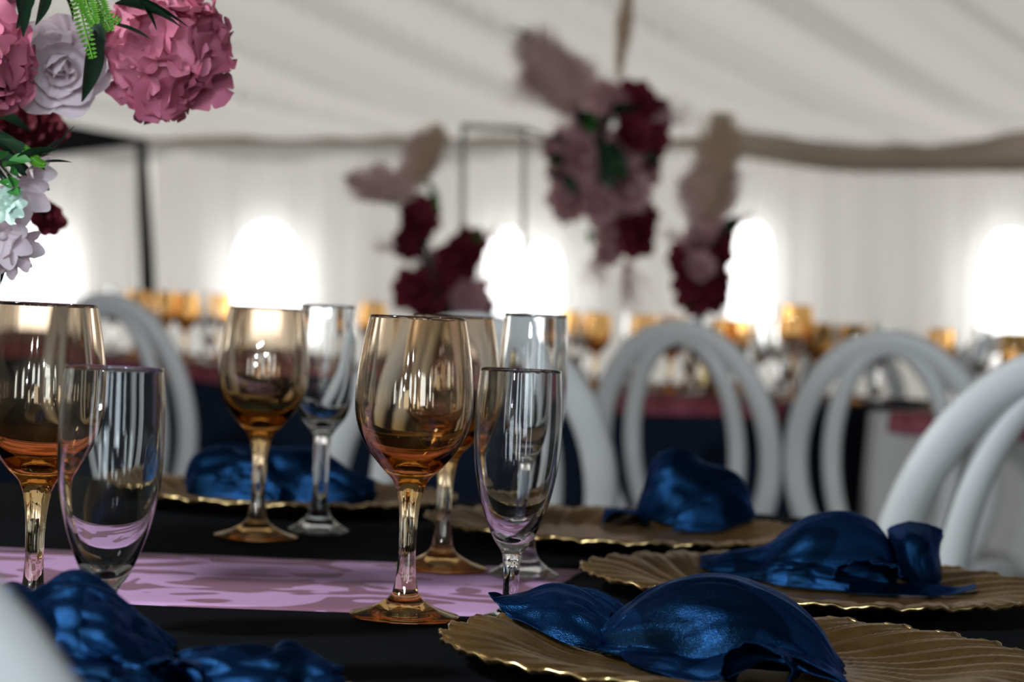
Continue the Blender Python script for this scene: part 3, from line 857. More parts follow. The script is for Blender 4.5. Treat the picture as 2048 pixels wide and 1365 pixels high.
K_front = arcs([(30, 1330, 1.10, 0.03, 0.03, NZ), (90, 1312, 1.09, 0.04, 0.03, NZ), (170, 1325, 1.08, 0.04, 0.03, NZ), (240, 1340, 1.07, 0.03, 0.03, NZ), (300, 1352, 1.07, 0.02, 0.02, NZ)])
napkin('K', 'crumpled navy satin napkin at the lower left beside the white chair', [
    ('puff', K_puff, dict(wr=0.004, seed=41.0)), ('fold', K_flap, dict(wr=0.002, seed=42.0)), ('tail', K_tail, dict(wr=0.003, seed=43.0, frills=0.0015)),
    ('knot', K_knot, dict(wr=0.002, seed=44.0)), ('fold', K_front, dict(wr=0.003, seed=45.0))])

# ------------------------------------------------------------------ chairs with oval backs
def chair():
    """faces +y; origin on the floor below the backrest"""
    t = empty('dining_chair'); tag(t, '', 'chair', 'white chairs with nested oval backs')
    rec = math.radians(11)
    def B(x, h): return Vector((x, -h * math.sin(rec), 0.41 + h * math.cos(rec)))
    n = 56
    ax = Vector((0, math.cos(rec), math.sin(rec)))
    o = MB(); o.tube([B(0.195 * math.sin(a), 0.255 - 0.255 * math.cos(a)) for a in [2 * PI * k / n for k in range(n)]], 0.016, 10, closed=True, flat=(0.013, 0.0255, ax))
    o.build('back_hoop', M_chair, t)
    i_ = MB(); i_.tube([B(0.120 * math.sin(a), 0.262 - 0.236 * math.cos(a)) for a in [2 * PI * k / n for k in range(n)]], 0.014, 10, closed=True, flat=(0.012, 0.0195, ax))
    i_.build('inner_hoop', M_chair, t)
    s = MB(); pr = []
    for (sc, z) in ((0.0, 0.43), (0.95, 0.43), (1.0, 0.44), (1.0, 0.455), (0.96, 0.472), (0.85, 0.48), (0.0, 0.484)):
        pr.append((max(sc * 0.205, 0), z))
    s.lathe(pr[::-1], 40, (0, 0.235, 0)); s.build('seat', M_seat, t)
    f = MB(); f.tube([(0.195 * math.cos(a), 0.235 + 0.195 * math.sin(a), 0.415) for a in [2 * PI * k / 40 for k in range(40)]], 0.014, 8, closed=True)
    f.build('seat_frame', M_chair, t)
    for sx in (-1, 1):
        l = MB(); l.tube([(sx * 0.15, 0.36, 0.415), (sx * 0.165, 0.39, 0.2), (sx * 0.17, 0.40, 0.0)], [0.017, 0.015, 0.012], 8); l.build('leg', M_chair, t)
        l = MB(); l.tube([(sx * 0.15, 0.10, 0.415), (sx * 0.165, 0.05, 0.2), (sx * 0.175, 0.0, 0.0)], [0.017, 0.015, 0.012], 8); l.build('leg', M_chair, t)
    return t
chair0 = chair()
N2 = Vector((0.48, 0.88, 0)).normalized(); D2 = Vector((N2.y, -N2.x, 0))
a2 = math.atan2(-N2.x, N2.y)
def back_at(px, Y):                     # floor point under a chair back whose hoop centre shows at px
    p = at(px, 900, Y); return Vector((p.x, Y, 0))
CH = [  # px of hoop centre, depth, facing angle, label
    (1388, 5.25, a2, 'white oval-backed chair at the navy table, right of the near glasses'),
    (1795, 4.98, a2 + 0.1, 'white oval-backed chair in front of the ivory tablecloth'),
    (2062, 2.78, 0.30, 'large white oval-backed chair cut off by the right edge'),
    (933, 3.62, PI * 0.02, 'white oval-backed chair behind the wine glasses at the table centre'),
    (262, 5.55, a2 - 0.05, 'white oval-backed chair at left behind the champagne flute'),
    (-915, 0.765, 0.12, 'white chair hoop very close and blurred in the lower left corner'),
    (1655, 7.4, a2 + PI, 'white oval-backed chair on the far side of the navy table'),
    (1990, 6.95, a2 + PI + 0.1, 'white oval-backed chair on the far side of the ivory table'),
]
for i, (px, Y, rz, lab) in enumerate(CH):
    p = back_at(px, Y)
    if i == 0: chair0.location = p; chair0.rotation_euler = (0, 0, rz); chair0['label'] = lab
    else: dup(chair0, p, rz, 1.0, lab)

# ------------------------------------------------------------------ far tables
LC = 5.31                                     # N2 . p on the front edge (before normalising)
O2 = Vector((0.15, 5.95, 0))                  # a point of the front edge
drape_table('tablecloth', 'dark navy cloth on the far long table', O2, D2, N2, -3.1, 0.585, 0.0, 1.0, 0.05, TZ, 0.70, M_navy_cloth, wave=0.018, folds=30)
trestle('banquet_table', 'far long table under the navy cloth', O2, D2, N2, -3.07, 0.555, 0.03, 0.97, TZ)
drape_table('tablecloth', 'ivory cloth falling in folds on the far right table', O2, D2, N2, 0.76, 2.9, -0.06, 0.94, 0.05, TZ, 0.70, M_ivory_cloth, wave=0.022, folds=26)
trestle('banquet_table', 'far right table under the ivory cloth', O2, D2, N2, 0.79, 2.87, -0.03, 0.91, TZ)
def far_runner(u0, u1, v_edge, v1, label):
    """rose overlay lying on the table and falling a hand's breadth over its front edge"""
    mb = MB(); P = []
    for i in range(81):
        u = u0 + (u1 - u0) * i / 80
        w = 0.0006 * math.sin(i * 1.3); hem = 0.040 + 0.005 * math.sin(i * 0.55)
        prof = [(v1, 0.0012 + w), (v1 * 0.5, 0.0012 - w), (v_edge + 0.01, 0.0014), (v_edge - 0.006, 0.0004), (v_edge - 0.014, -0.006), (v_edge - 0.018, -0.03), (v_edge - 0.024 - 0.004 * math.sin(i * 0.9), -hem)]
        P.append([O2 + D2 * u + N2 * v + Vector((0, 0, TZ + z)) for v, z in prof])
    mb.grid(P); o = mb.build('table_runner', M_runner_far)
    sm = o.modifiers.new('s', 'SOLIDIFY'); sm.thickness = 0.0008
    tag(o, label, 'table runner')
far_runner(-3.0, 0.55, 0.0, 0.80, 'rose red overlay hanging over the front edge of the far navy table')
far_runner(0.82, 2.8, -0.06, 0.70, 'rose red overlay hanging over the front edge of the far ivory table')

# light joined glasses for the far tables
def merged(proto, name):
    verts = []; faces = []
    for c in proto.children:
        n = len(verts); verts += [v.co.copy() for v in c.data.vertices]
        faces += [tuple(i + n for i in p.vertices) for p in c.data.polygons]
    me = bpy.data.meshes.new(name); me.from_pydata([tuple(v) for v in verts], [], faces)
    me.polygons.foreach_set('use_smooth', [True] * len(me.polygons)); me.materials.append(proto.children[0].data.materials[0])
    return me
ME_w, ME_f, ME_g = merged(wine, 'wine_glass'), merged(flute, 'champagne_flute'), merged(goblet, 'water_goblet')
# a second, deeper lustre seen on the far glasses
M_amber2 = glass('amber_glass_deep', [(0.0, (0.98, 0.74, 0.42)), (0.3, (0.98, 0.87, 0.66)), (0.5, (0.965, 0.75, 0.45)), (0.75, (0.98, 0.85, 0.66)), (1.0, (0.98, 0.85, 0.64))], 0.186)
ME_w.materials.clear(); ME_w.materials.append(M_amber2)
used = []
def far_glass(me, u, v, kind, label, group, sc=1.0):
    p = O2 + D2 * u + N2 * v + Vector((0, 0, TZ + 0.0025))
    for q in used:
        if (q - p).length < 0.075: return None
    used.append(p)
    o = link(kind, me); o.location = p; o.scale = (sc,) * 3; o.rotation_euler = (0, 0, random.random() * 6)
    tag(o, label, 'glass', group); return o
def px_on_v(px, v):
    """table-line coordinate u so that the spot at depth v shows at image column px"""
    d = ray(px, 640); k = d.x / d.y
    # (O2 + D2 u + N2 v): x = k*y
    return (k * (O2.y + N2.y * v) - O2.x - N2.x * v) / (D2.x - k * D2.y)
def fg(me, px, v, kind, label, group, sc=1.0): return far_glass(me, px_on_v(px, v), v, kind, label, group, sc)
ORD = ['leftmost', 'second', 'third', 'fourth', 'fifth', 'sixth', 'seventh', 'eighth', 'ninth', 'tenth', 'eleventh', 'twelfth', 'thirteenth', 'fourteenth', 'fifteenth']
def row(me, kind, what, where, group, spots):
    spots = sorted(spots); k = 0
    for px, v in spots:
        lab = '%s %s %s' % (ORD[k], what, where) if k == 0 else '%s %s from the left %s' % (ORD[k], what, where)
        if fg(me, px, v, kind, lab, group) is not None: k += 1
far_glass(ME_w, px_on_v(1592, 0.34), 0.34, 'wine_glass', 'tallest blurred amber wine glass, rising right of the tan plumes', 'amber glasses on the far navy table', 1.22)
row(ME_w, 'wine_glass', 'blurred amber wine glass', 'on the far navy table', 'amber glasses on the far navy table',
    ((272, 0.30), (330, 0.62), (372, 0.28), (440, 0.66), (745, 0.30), (1140, 0.66), (1195, 0.26), (1290, 0.60), (1345, 0.24), (1450, 0.30), (1480, 0.68), (1640, 0.70)))
row(ME_w, 'wine_glass', 'blurred amber wine glass', 'on the far ivory table', 'amber glasses on the far ivory table', ((1712, 0.30), (1885, 0.28), (2034, 0.30)))
row(ME_g, 'water_goblet', 'blurred clear goblet', 'on the far navy table', 'clear goblets on the far navy table',
    ((225, 0.55), (410, 0.36), (1172, 0.60), (1240, 0.30), (1265, 0.72), (1400, 0.34), (1528, 0.30), (1560, 0.64)))
row(ME_g, 'water_goblet', 'blurred clear goblet', 'on the far ivory table', 'clear goblets on the far ivory table', ((1760, 0.52), (1812, 0.54), (1840, 0.24), (1965, 0.26)))
row(ME_f, 'champagne_flute', 'blurred clear flute', 'along the front of the far navy table', 'clear flutes on the far navy table',
    ((1155, 0.14), (1300, 0.12), (1385, 0.13), (1500, 0.13), (1585, 0.14), (420, 0.14), (300, 0.13)))

# ------------------------------------------------------------------ flowers
def petal_mesh(name, w, l, cup, curl, mtl, nu=5, nv=5, ruff=0.0, notch=0.0):
    """petal rooted at the origin growing along +z, hollow side toward +y"""
    P = []
    for i in range(nu):
        t = i / (nu - 1)
        ww = w * (0.25 + 1.35 * t ** 0.7 - 0.75 * t ** 3) * (1 - 0.35 * smoothstep(0.8, 1.0, t))
        row = []
        for j in range(nv):
            s_ = j / (nv - 1) * 2 - 1
            x = ww * s_ * 0.5
            z = l * (t - 0.10 * s_ * s_ * t - notch * (1 - abs(s_)) * smoothstep(0.7, 1, t))
            y = cup * w * (s_ * s_ - 1) * math.sin(PI * min(1, t * 0.9 + 0.1)) - curl * l * smoothstep(0.55, 1.0, t) ** 1.5 * -1 * -1 + ruff * w * math.sin(7 * s_ + 2) * t * t
            row.append(Vector((x, y, z)))
        P.append(row)
    mb = MB(); mb.grid(P)
    me = bpy.data.meshes.new(name); me.from_pydata([tuple(v) for v in mb.v], [], mb.f)
    me.polygons.foreach_set('use_smooth', [True] * len(me.polygons)); me.materials.append(mtl)
    return me
def petal_mat(name, col, col2, rough=0.6, trans=0.25):
    M, nt, out = mat(name)
    b = nt.nodes.new('ShaderNodeBsdfPrincipled'); b.inputs['Roughness'].default_value = rough; b.inputs['Specular IOR Level'].default_value = 0.25
    tc = nt.nodes.new('ShaderNodeTexCoord'); n = nt.nodes.new('ShaderNodeTexNoise'); n.inputs['Scale'].default_value = 60
    oi = nt.nodes.new('ShaderNodeObjectInfo')
    nt.links.new(tc.outputs['Object'], n.inputs['Vector'])
    ad = nt.nodes.new('ShaderNodeMath'); ad.operation = 'ADD'
    ml = nt.nodes.new('ShaderNodeMath'); ml.operation = 'MULTIPLY'; ml.inputs[1].default_value = 0.5
    nt.links.new(oi.outputs['Random'], ml.inputs[0]); nt.links.new(ml.outputs[0], ad.inputs[0])
    ml2 = nt.nodes.new('ShaderNodeMath'); ml2.operation = 'MULTIPLY'; ml2.inputs[1].default_value = 0.5
    nt.links.new(n.outputs['Fac'], ml2.inputs[0]); nt.links.new(ml2.outputs[0], ad.inputs[1])
    r = nt.nodes.new('ShaderNodeValToRGB'); r.color_ramp.elements[0].color = (*col, 1); r.color_ramp.elements[1].color = (*col2, 1)
    nt.links.new(ad.outputs[0], r.inputs['Fac']); nt.links.new(r.outputs['Color'], b.inputs['Base Color'])
    t = nt.nodes.new('ShaderNodeBsdfTranslucent'); nt.links.new(r.outputs['Color'], t.inputs['Color'])
    mx = nt.nodes.new('ShaderNodeMixShader'); mx.inputs[0].default_value = trans
    nt.links.new(b.outputs[0], mx.inputs[1]); nt.links.new(t.outputs[0], mx.inputs[2])
    nt.links.new(mx.outputs[0], out.inputs[0])
    return M
M_pink = petal_mat('pink_silk', (0.40, 0.075, 0.14), (0.74, 0.27, 0.37))
M_blush = petal_mat('blush_silk', (0.72, 0.59, 0.62), (0.86, 0.78, 0.79))
M_burg = petal_mat('burgundy_silk', (0.14, 0.012, 0.025), (0.24, 0.03, 0.05), trans=0.25)
M_dusty = petal_mat('dusty_pink_silk', (0.62, 0.34, 0.35), (0.76, 0.50, 0.50), trans=0.45)
M_plume = petal_mat('pampas_pink', (0.82, 0.62, 0.57), (0.92, 0.76, 0.71), trans=0.6)
M_plume_b = petal_mat('pampas_beige', (0.76, 0.60, 0.42), (0.88, 0.74, 0.56), trans=0.6)
M_leaf = petal_mat('dark_leaf', (0.006, 0.022, 0.010), (0.016, 0.045, 0.022), 0.4, 0.1)
M_green = petal_mat('fern_green', (0.06, 0.22, 0.012), (0.14, 0.36, 0.03), 0.55, 0.3)
M_midgreen = petal_mat('mid_green_leaf', (0.02, 0.13, 0.025), (0.05, 0.22, 0.04), 0.45, 0.2)
M_succ = petal_mat('pale_succulent', (0.42, 0.60, 0.50), (0.62, 0.76, 0.66), 0.5, 0.1)
M_foam = princ('floral_foam', (0.012, 0.035, 0.014), 0.9, noise_scale=80, noise_amt=0.4, bump=0.6, bump_scale=120)

def aim(o, direction, roll=0.0):
    q = Vector(direction).to_track_quat('Z', 'Y')
    o.rotation_mode = 'QUATERNION'; o.rotation_quaternion = q @ Matrix.Rotation(roll, 3, 'Z').to_quaternion()
def sphere_dirs(n):
    g = PI * (3 - math.sqrt(5)); out = []
    for i in range(n):
        z = 1 - 2 * (i + 0.5) / n; r = math.sqrt(1 - z * z)
        out.append(Vector((r * math.cos(g * i), r * math.sin(g * i), z)))
    return out
# hydrangea floret: four broad petals
def floret_mesh(name, R, mtl):
    mb = MB()
    for k in range(4):
        a = k * PI / 2
        P = []
        for i in range(5):
            t = i / 4; row = []
            ww = R * (0.35 + 1.2 * t - 0.55 * t ** 3)
            for j in range(5):
                s_ = j / 2 - 1
                x = R * 1.05 * t * (1 - 0.34 * s_ * s_ * t); y = ww * 0.5 * s_
                z = R * (0.30 * t * t + 0.24 * s_ * s_ * t + 0.07 * math.sin(4 * s_ + k) * t - 0.18 * smoothstep(0.7, 1.0, t))
                row.append(Vector((x * math.cos(a) - y * math.sin(a), x * math.sin(a) + y * math.cos(a), z)))
            P.append(row)
        mb.grid(P)
    mb.lathe([(0.0, 0.10 * R), (0.08 * R, 0.05 * R), (0.0, -0.05 * R)], 6)
    me = bpy.data.meshes.new(name); me.from_pydata([tuple(v) for v in mb.v], [], mb.f)
    me.polygons.foreach_set('use_smooth', [True] * len(me.polygons)); me.materials.append(mtl)
    return me
ME_flo = floret_mesh('floret', 0.0180, M_pink)
ME_core = None
def hydrangea(parent, loc, R, n=80, rnd=1):
    rg = random.Random(rnd)
    core = MB(); core.lathe([(0, -R * 0.66)] + [(R * 0.66 * math.sin(a), -R * 0.66 * math.cos(a)) for a in [PI * k / 10 for k in range(1, 10)]] + [(0, R * 0.66)], 14)
    h = core.build('hydrangea_head', M_pink, parent); h.location = loc
    for d in sphere_dirs(n):
        o = link('floret', ME_flo, h)
        dd = (d + Vector((rg.uniform(-.2, .2), rg.uniform(-.2, .2), rg.uniform(-.2, .2)))).normalized()
        o.location = d * R * rg.uniform(0.66, 0.95)
        aim(o, (d * 0.75 + dd * 0.25 + Vector((rg.uniform(-.65, .65), rg.uniform(-.65, .65), rg.uniform(-.65, .65)))).normalized(), rg.uniform(0, 6))
        s_ = rg.uniform(0.85, 1.2); o.scale = (s_, s_, s_)
    return h
def rose_layout(R, rg):
    """list of (tilt from axis, azimuth, scale, radial offset)"""
    L = []
    for ring, (n, tilt, sc) in enumerate(((3, -0.12, 0.56), (4, 0.16, 0.66), (5, 0.48, 0.76), (6, 0.74, 0.90), (7, 1.02, 1.0))):
        for k in range(n):
            L.append((tilt + rg.uniform(-.07, .07), 2 * PI * k / n + ring * 0.55 + rg.uniform(-.15, .15), sc * rg.uniform(0.93, 1.07)))
    return L
ME_pet_blush = petal_mesh('petal', 0.030, 0.034, 0.30, 0.16, M_blush, 7, 7, ruff=0.02)
ME_pet_small = petal_mesh('petal', 0.014, 0.026, 0.25, 0.10, M_blush, 6, 5)
def rose(parent, loc, axis, me, R, rnd, core_mat):
    rg = random.Random(rnd)
    c = MB(); c.lathe([(0, -0.2 * R), (0.16 * R, 0.0), (0.15 * R, 0.25 * R), (0.07 * R, 0.4 * R), (0, 0.42 * R)], 10)
    h = c.build('rose_head', core_mat, parent); h.location = loc; aim(h, axis)
    for tilt, az, sc in rose_layout(R, rg):
        o = link('petal', me, h)
        q = Matrix.Rotation(az, 3, 'Z') @ Matrix.Rotation(tilt, 3, 'X')
        o.rotation_mode = 'QUATERNION'; o.rotation_quaternion = q.to_quaternion()
        o.location = Vector((math.sin(az), -math.cos(az), 0)) * (0.06 * R + 0.10 * R * tilt) + Vector((0, 0, -0.10 * R * tilt))
        o.scale = (sc,) * 3
    return h
def leaf_mesh(name, w, l, mtl, bend=0.25):
    P = []
    for i in range(9):
        t = i / 8; ww = w * math.sin(PI * min(1, t ** 0.85 * 0.97 + 0.02)) ** 0.9 + 0.0006
        row = []
        for j in range(5):
            s_ = j / 2 - 1
            row.append(Vector((ww * 0.5 * s_, 0.18 * ww * abs(s_) - bend * l * t * t, l * t)))
        P.append(row)
    mb = MB(); mb.grid(P)
    me = bpy.data.meshes.new(name); me.from_pydata([tuple(v) for v in mb.v], [], mb.f)
    me.polygons.foreach_set('use_smooth', [True] * len(me.polygons)); me.materials.append(mtl)
    return me
def put(me, name, parent, loc, direction, roll=0.0, sc=1.0):
    o = link(name, me, parent); o.location = loc; aim(o, direction, roll); o.scale = (sc,) * 3
    return o

# --- near centrepiece at the upper left, on a gold stand beside the frame
CS = Vector((-0.465, 1.745, TZ + 0.0030))
st = empty('flower_stand', CS); tag(st, 'slim gold stand carrying the pink flowers at upper left', 'stand')
b = MB(); b.lathe([(0, 0.0), (0.085, 0.0), (0.085, 0.004), (0.03, 0.007), (0.006, 0.010), (0, 0.010)][::-1], 40); b.build('base', M_gold, st)
b = MB(); b.tube([(0, 0, 0.009), (0, 0, 0.215)], 0.0055, 12); b.build('pole', M_gold, st)
b = MB(); b.lathe([(0, 0.214), (0.06, 0.214), (0.062, 0.219), (0, 0.219)][::-1], 32); b.build('dish', M_gold, st)
CF = CS + Vector((0, 0, 0.2205))
ce = empty('flower_arrangement', CF); tag(ce, 'pink hydrangea and blush rose centrepiece at the upper left', 'flowers')
def L(px, py, Y): return at(px, py, Y) - CF
b = MB(); b.lathe([(0, 0.0)] + [(0.055 * math.sin(a), 0.10 - 0.10 * math.cos(a)) for a in [PI * k / 12 for k in range(1, 12)]] + [(0, 0.20)], 24); b.build('foam', M_foam, ce)
hydrangea(ce, L(336, 100, 1.66), 0.0415, 52, 3)
hydrangea(ce, L(-42, 128, 1.62), 0.0330, 38, 5)
hydrangea(ce, L(-230, 330, 1.60), 0.042, 64, 6)
for k, (hx, hy, hz_) in enumerate(((-0.055, -0.05, 0.075), (-0.085, 0.03, 0.125), (0.0, 0.065, 0.10), (0.0, -0.06, 0.175), (-0.03, 0.01, 0.225), (-0.07, -0.035, 0.185), (0.05, 0.05, 0.19), (-0.045, 0.07, 0.06))):
    hydrangea(ce, Vector((hx, hy, hz_)), 0.040, 46, 20 + k)
toc = (EYE - at(115, 130, 1.62)).normalized()
rose(ce, L(118, 128, 1.655), toc + Vector((0.10, 0, -0.25)), ME_pet_blush, 0.030, 11, M_blush)
ME_lf = leaf_mesh('leaf', 0.020, 0.062, M_leaf)
ME_lf2 = leaf_mesh('leaf', 0.013, 0.048, M_leaf, 0.12)
ME_lfg = leaf_mesh('leaf', 0.012, 0.018, M_midgreen, 0.1)
def leafp(px0, py0, px1, py1, Y, me=ME_lf, roll=0.0, sc=None, Y1=None):
    p0 = L(px0, py0, Y); p1 = L(px1, py1, Y1 or Y - 0.01)
    ln = (p1 - p0).length; base = 0.062 if me is ME_lf else (0.048 if me is ME_lf2 else 0.018)
    put(me, 'leaf', ce, p0, p1 - p0, roll, sc or ln / base)
for a in ((30, -60, 66, 58, 1.60), (60, -50, 52, 52, 1.60), (95, -40, 88, 45, 1.61), (190, 60, 186, 196, 1.64), (200, 20, 190, 120, 1.65), (215, -5, 385, 12, 1.60), (230, 8, 372, 22, 1.60), (212, 46, 302, 66, 1.605, ME_lf2),
          (240, -30, 330, 35, 1.60), (120, -20, 160, 30, 1.64), (0, 280, 90, 318, 1.60), (-40, 262, 75, 300, 1.605), (30, 322, 118, 288, 1.59, ME_lf2), (60, 330, 142, 314, 1.59, ME_lf2), (85, 312, 128, 268, 1.60, ME_lf2), (112, 300, 143, 246, 1.60, ME_lf2),
          (-20, 300, 60, 340, 1.60), (-10, 470, 22, 562, 1.62), (-30, 480, 12, 540, 1.62), (5, 500, 26, 525, 1.61, ME_lf2), (-60, 240, 40, 262, 1.66), (-60, 210, 60, 235, 1.68), (-90, 420, 0, 440, 1.64)):
    leafp(*a[:5], me=a[5] if len(a) > 5 else ME_lf, roll=random.uniform(-1.0, 1.0))
for a in ((8, 335, 44, 322, 1.585), (20, 345, 42, 350, 1.585), (5, 360, 20, 372, 1.585), (22, 380, 36, 388, 1.58), (0, 320, 10, 300, 1.585), (12, 330, 58, 318, 1.59), (18, 352, 30, 372, 1.58)):
    leafp(*a, me=ME_lfg, roll=random.uniform(-1, 1))
for k in range(26):                       # greenery filling the side away from the camera
    a_ = random.uniform(1.2, 5.4); e_ = random.uniform(-0.5, 0.9)
    d_ = Vector((math.cos(a_) * math.cos(e_), math.sin(a_) * math.cos(e_), math.sin(e_)))
    put(ME_lf, 'leaf', ce, Vector((-0.02, 0.0, 0.11)) + d_ * 0.05, d_, random.uniform(0, 6), random.uniform(1.2, 1.8))
# fern fronds
def fern(pts, wid, Y, name='fern_frond'):
    path = catmull([L(px, py, Y - 0.01 * i) for i, (px, py) in enumerate(pts)], 7)
    mb = MB(); mb.tube(path, 0.0007, 5)
    N = len(path)
    for i in range(1, N - 1):
        t = i / N; tan = (path[i + 1] - path[i - 1]).normalized()
        side = tan.cross(Vector((0.15, -1, 0.1))).normalized()
        ln = wid * 0.66 * (1 - t) ** 0.6 + 0.0015
        for sg in (-1, 1):
            for sub in (0.0,):
                p0 = path[i] + (path[i + 1] - path[i]) * sub
                dr = (side * sg + tan * 0.3 + Vector((0, -0.12, 0))).normalized()
                nn = dr.cross(Vector((0, -1, 0))).normalized()
                a_, b_ = p0 + dr * ln * 0.5 + nn * 0.0011, p0 + dr * ln * 0.5 - nn * 0.0011
                c_ = p0 + dr * ln * 0.5 + Vector((0, 0.0012, 0))
                mb.add([p0, a_, p0 + dr * ln, b_, c_], [(0, 1, 4), (1, 2, 4), (2, 3, 4), (3, 0, 4)])
    return mb.build(name, M_green, ce)
fern([(150, -60), (158, 0), (170, 60), (186, 118)], 0.012, 1.60)
fern([(175, -70), (190, -10), (205, 25), (222, 62)], 0.012, 1.59)
fern([(120, -60), (150, -20), (185, 15), (240, 45)], 0.012, 1.595)
fern([(140, -70), (165, -20), (178, 20), (190, 48)], 0.014, 1.585)
fern([(40, 300), (60, 312), (75, 325), (90, 330)], 0.006, 1.60)
# small blush blossoms and succulents lower down
def blossom(px, py, Y, n, me, axis, sc, name='blossom', tilt=0.9):
    c = MB(); c.lathe([(0, -0.003), (0.003, 0), (0.003, 0.003), (0, 0.005)][::-1], 8); h = c.build(name, me.materials[0], ce); h.location = L(px, py, Y); aim(h, axis)
    for k in range(n):
        o = link('petal', me, h); az = 2 * PI * k / n + 0.3
        o.rotation_mode = 'QUATERNION'; o.rotation_quaternion = (Matrix.Rotation(az, 3, 'Z') @ Matrix.Rotation(tilt, 3, 'X')).to_quaternion(); o.scale = (sc,) * 3
    return h
blossom(30, 372, 1.605, 6, ME_pet_small, Vector((0.35, -0.6, -0.5)), 1.05, tilt=0.75)
blossom(58, 345, 1.61, 5, ME_pet_small, Vector((0.8, -0.4, 0.0)), 0.7, tilt=0.6)
blossom(5, 470, 1.60, 6, ME_pet_small, Vector((0.25, -0.7, -0.4)), 0.9, tilt=0.8)
blossom(28, 488, 1.61, 5, ME_pet_small, Vector((0.7, -0.5, -0.3)), 0.8, tilt=0.7)
blossom(20, 515, 1.61, 5, ME_pet_small, Vector((0.5, -0.5, -0.6)), 0.6, tilt=0.9)
ME_suc = petal_mesh('petal', 0.007, 0.015, -0.15, -0.05, M_succ, 5, 5)
blossom(14, 410, 1.585, 9, ME_suc, Vector((0.15, -1, 0.0)), 1.0, 'succulent', tilt=1.15)
blossom(14, 409, 1.583, 6, ME_suc, Vector((0.15, -1, 0.0)), 0.6, 'succulent', tilt=0.7)
# stems tying the outer heads to the foam
sb = MB()
for (px, py, Y) in ((336, 100, 1.68), (118, 128, 1.67), (-42, 128, 1.64), (20, 372, 1.63), (5, 470, 1.63), (60, 345, 1.62), (14, 410, 1.62), (-230, 330, 1.64)):
    e = L(px, py, Y); s0 = Vector((0, 0, 0.12)); sb.tube(catmull([s0, s0 * 0.5 + e * 0.5 + Vector((0, 0.02, 0.015)), e], 6), 0.002, 6)
sb.build('stems', M_leaf, ce)

# joined rose for blurred flowers
def rose_joined(name, mtl, R, rnd):
    rg = random.Random(rnd); mb = MB()
    pm = petal_mesh('tmp', R * 0.95, R * 1.08, 0.30, 0.14, mtl, 4, 4)
    mb.lathe([(0, -0.2 * R), (0.22 * R, 0.0), (0.28 * R, 0.35 * R), (0.16 * R, 0.6 * R), (0, 0.66 * R)][::-1], 8)
    for tilt, az, sc in rose_layout(R, rg):
        Mx = Matrix.Rotation(az, 3, 'Z') @ Matrix.Rotation(tilt, 3, 'X')
        off = Vector((math.sin(az), -math.cos(az), 0)) * (0.06 * R + 0.10 * R * tilt) + Vector((0, 0, -0.10 * R * tilt))
        mb.add([Mx @ (v.co * sc) + off for v in pm.vertices], [tuple(p.vertices) for p in pm.polygons])
    bpy.data.meshes.remove(pm)
    me = bpy.data.meshes.new(name); me.from_pydata([tuple(v) for v in mb.v], [], mb.f)
    me.polygons.foreach_set('use_smooth', [True] * len(me.polygons)); me.materials.append(mtl)
    return me
MR_burg = rose_joined('rose', M_burg, 0.06, 1); MR_dusty = rose_joined('rose', M_dusty, 0.06, 2)
for (px, py, Y, sc) in ((92, 440, 2.06, 0.24), (50, 252, 2.12, 0.5), (-20, 250, 2.10, 0.6)):
    p = L(px, py, Y); put(MR_burg, 'rose', ce, p, Vector((0.4, -0.6, 0.2)), 0, sc)
    b = MB(); b.tube(catmull([Vector((0, 0.06, 0.12)), p * 0.5 + Vector((0, 0.06, 0.07)), p], 5), 0.002, 5); b.build('stem', M_leaf, ce)

def plume_mesh(name, l, w, mtl, n=420, rnd=1, droop=0.0):
    rg = random.Random(rnd); mb = MB()
    mb.tube([(0, 0, 0), (0, 0, l * 0.5), (droop * l * 0.4, 0, l)], 0.0015, 5)
    for i in range(n):
        t = rg.random() ** 0.8; a = rg.uniform(0, 2 * PI)
        r = w * (math.sin(PI * min(1, 0.12 + 0.86 * t)) ** 0.8) * rg.uniform(0.25, 1.35)
        p0 = Vector((droop * l * 0.4 * t * t, 0, l * (0.16 + 0.80 * t)))
        d = Vector((math.cos(a), math.sin(a), 0))
        p1 = p0 + d * r + Vector((0, 0, r * 1.1))
        s_ = d.cross(Vector((0, 0, 1))) * 0.0038; m_ = (p0 + p1) / 2 + d * r * 0.15
        mb.add([p0, m_ + s_, p1, m_ - s_, m_ + Vector((0, 0, 0.004))], [(0, 1, 4), (1, 2, 4), (2, 3, 4), (3, 0, 4)])
    me = bpy.data.meshes.new(name); me.from_pydata([tuple(v) for v in mb.v], [], mb.f); me.materials.append(mtl)
    return me
MP_big = plume_mesh('plume', 0.34, 0.085, M_plume, 700, 1)
MP_slim = plume_mesh('plume', 0.34, 0.026, M_plume_b, 600, 2)
MP_mid = plume_mesh('plume', 0.24, 0.060, M_plume, 460, 3)
MP_beige = plume_mesh('plume', 0.26, 0.052, M_plume_b, 460, 4)
ME_bl = leaf_mesh('leaf', 0.066, 0.11, M_leaf); ME_bl2 = leaf_mesh('leaf', 0.036, 0.09, M_midgreen)
def spray_mesh():
    rg = random.Random(9); mb = MB()
    for i in range(34):
        d = Vector((rg.uniform(-.5, .5), rg.uniform(-.5, .5), 1)).normalized(); l = rg.uniform(0.06, 0.13)
        mb.tube([(0, 0, 0), d * l * 0.6, d * l], 0.0009, 4)
        mb.lathe([(0, 0.004), (0.0035, 0), (0, -0.004)], 5, d * l)
    me = bpy.data.meshes.new('spray'); me.from_pydata([tuple(v) for v in mb.v], [], mb.f); me.materials.append(M_dusty); return me
ME_spray = spray_mesh()
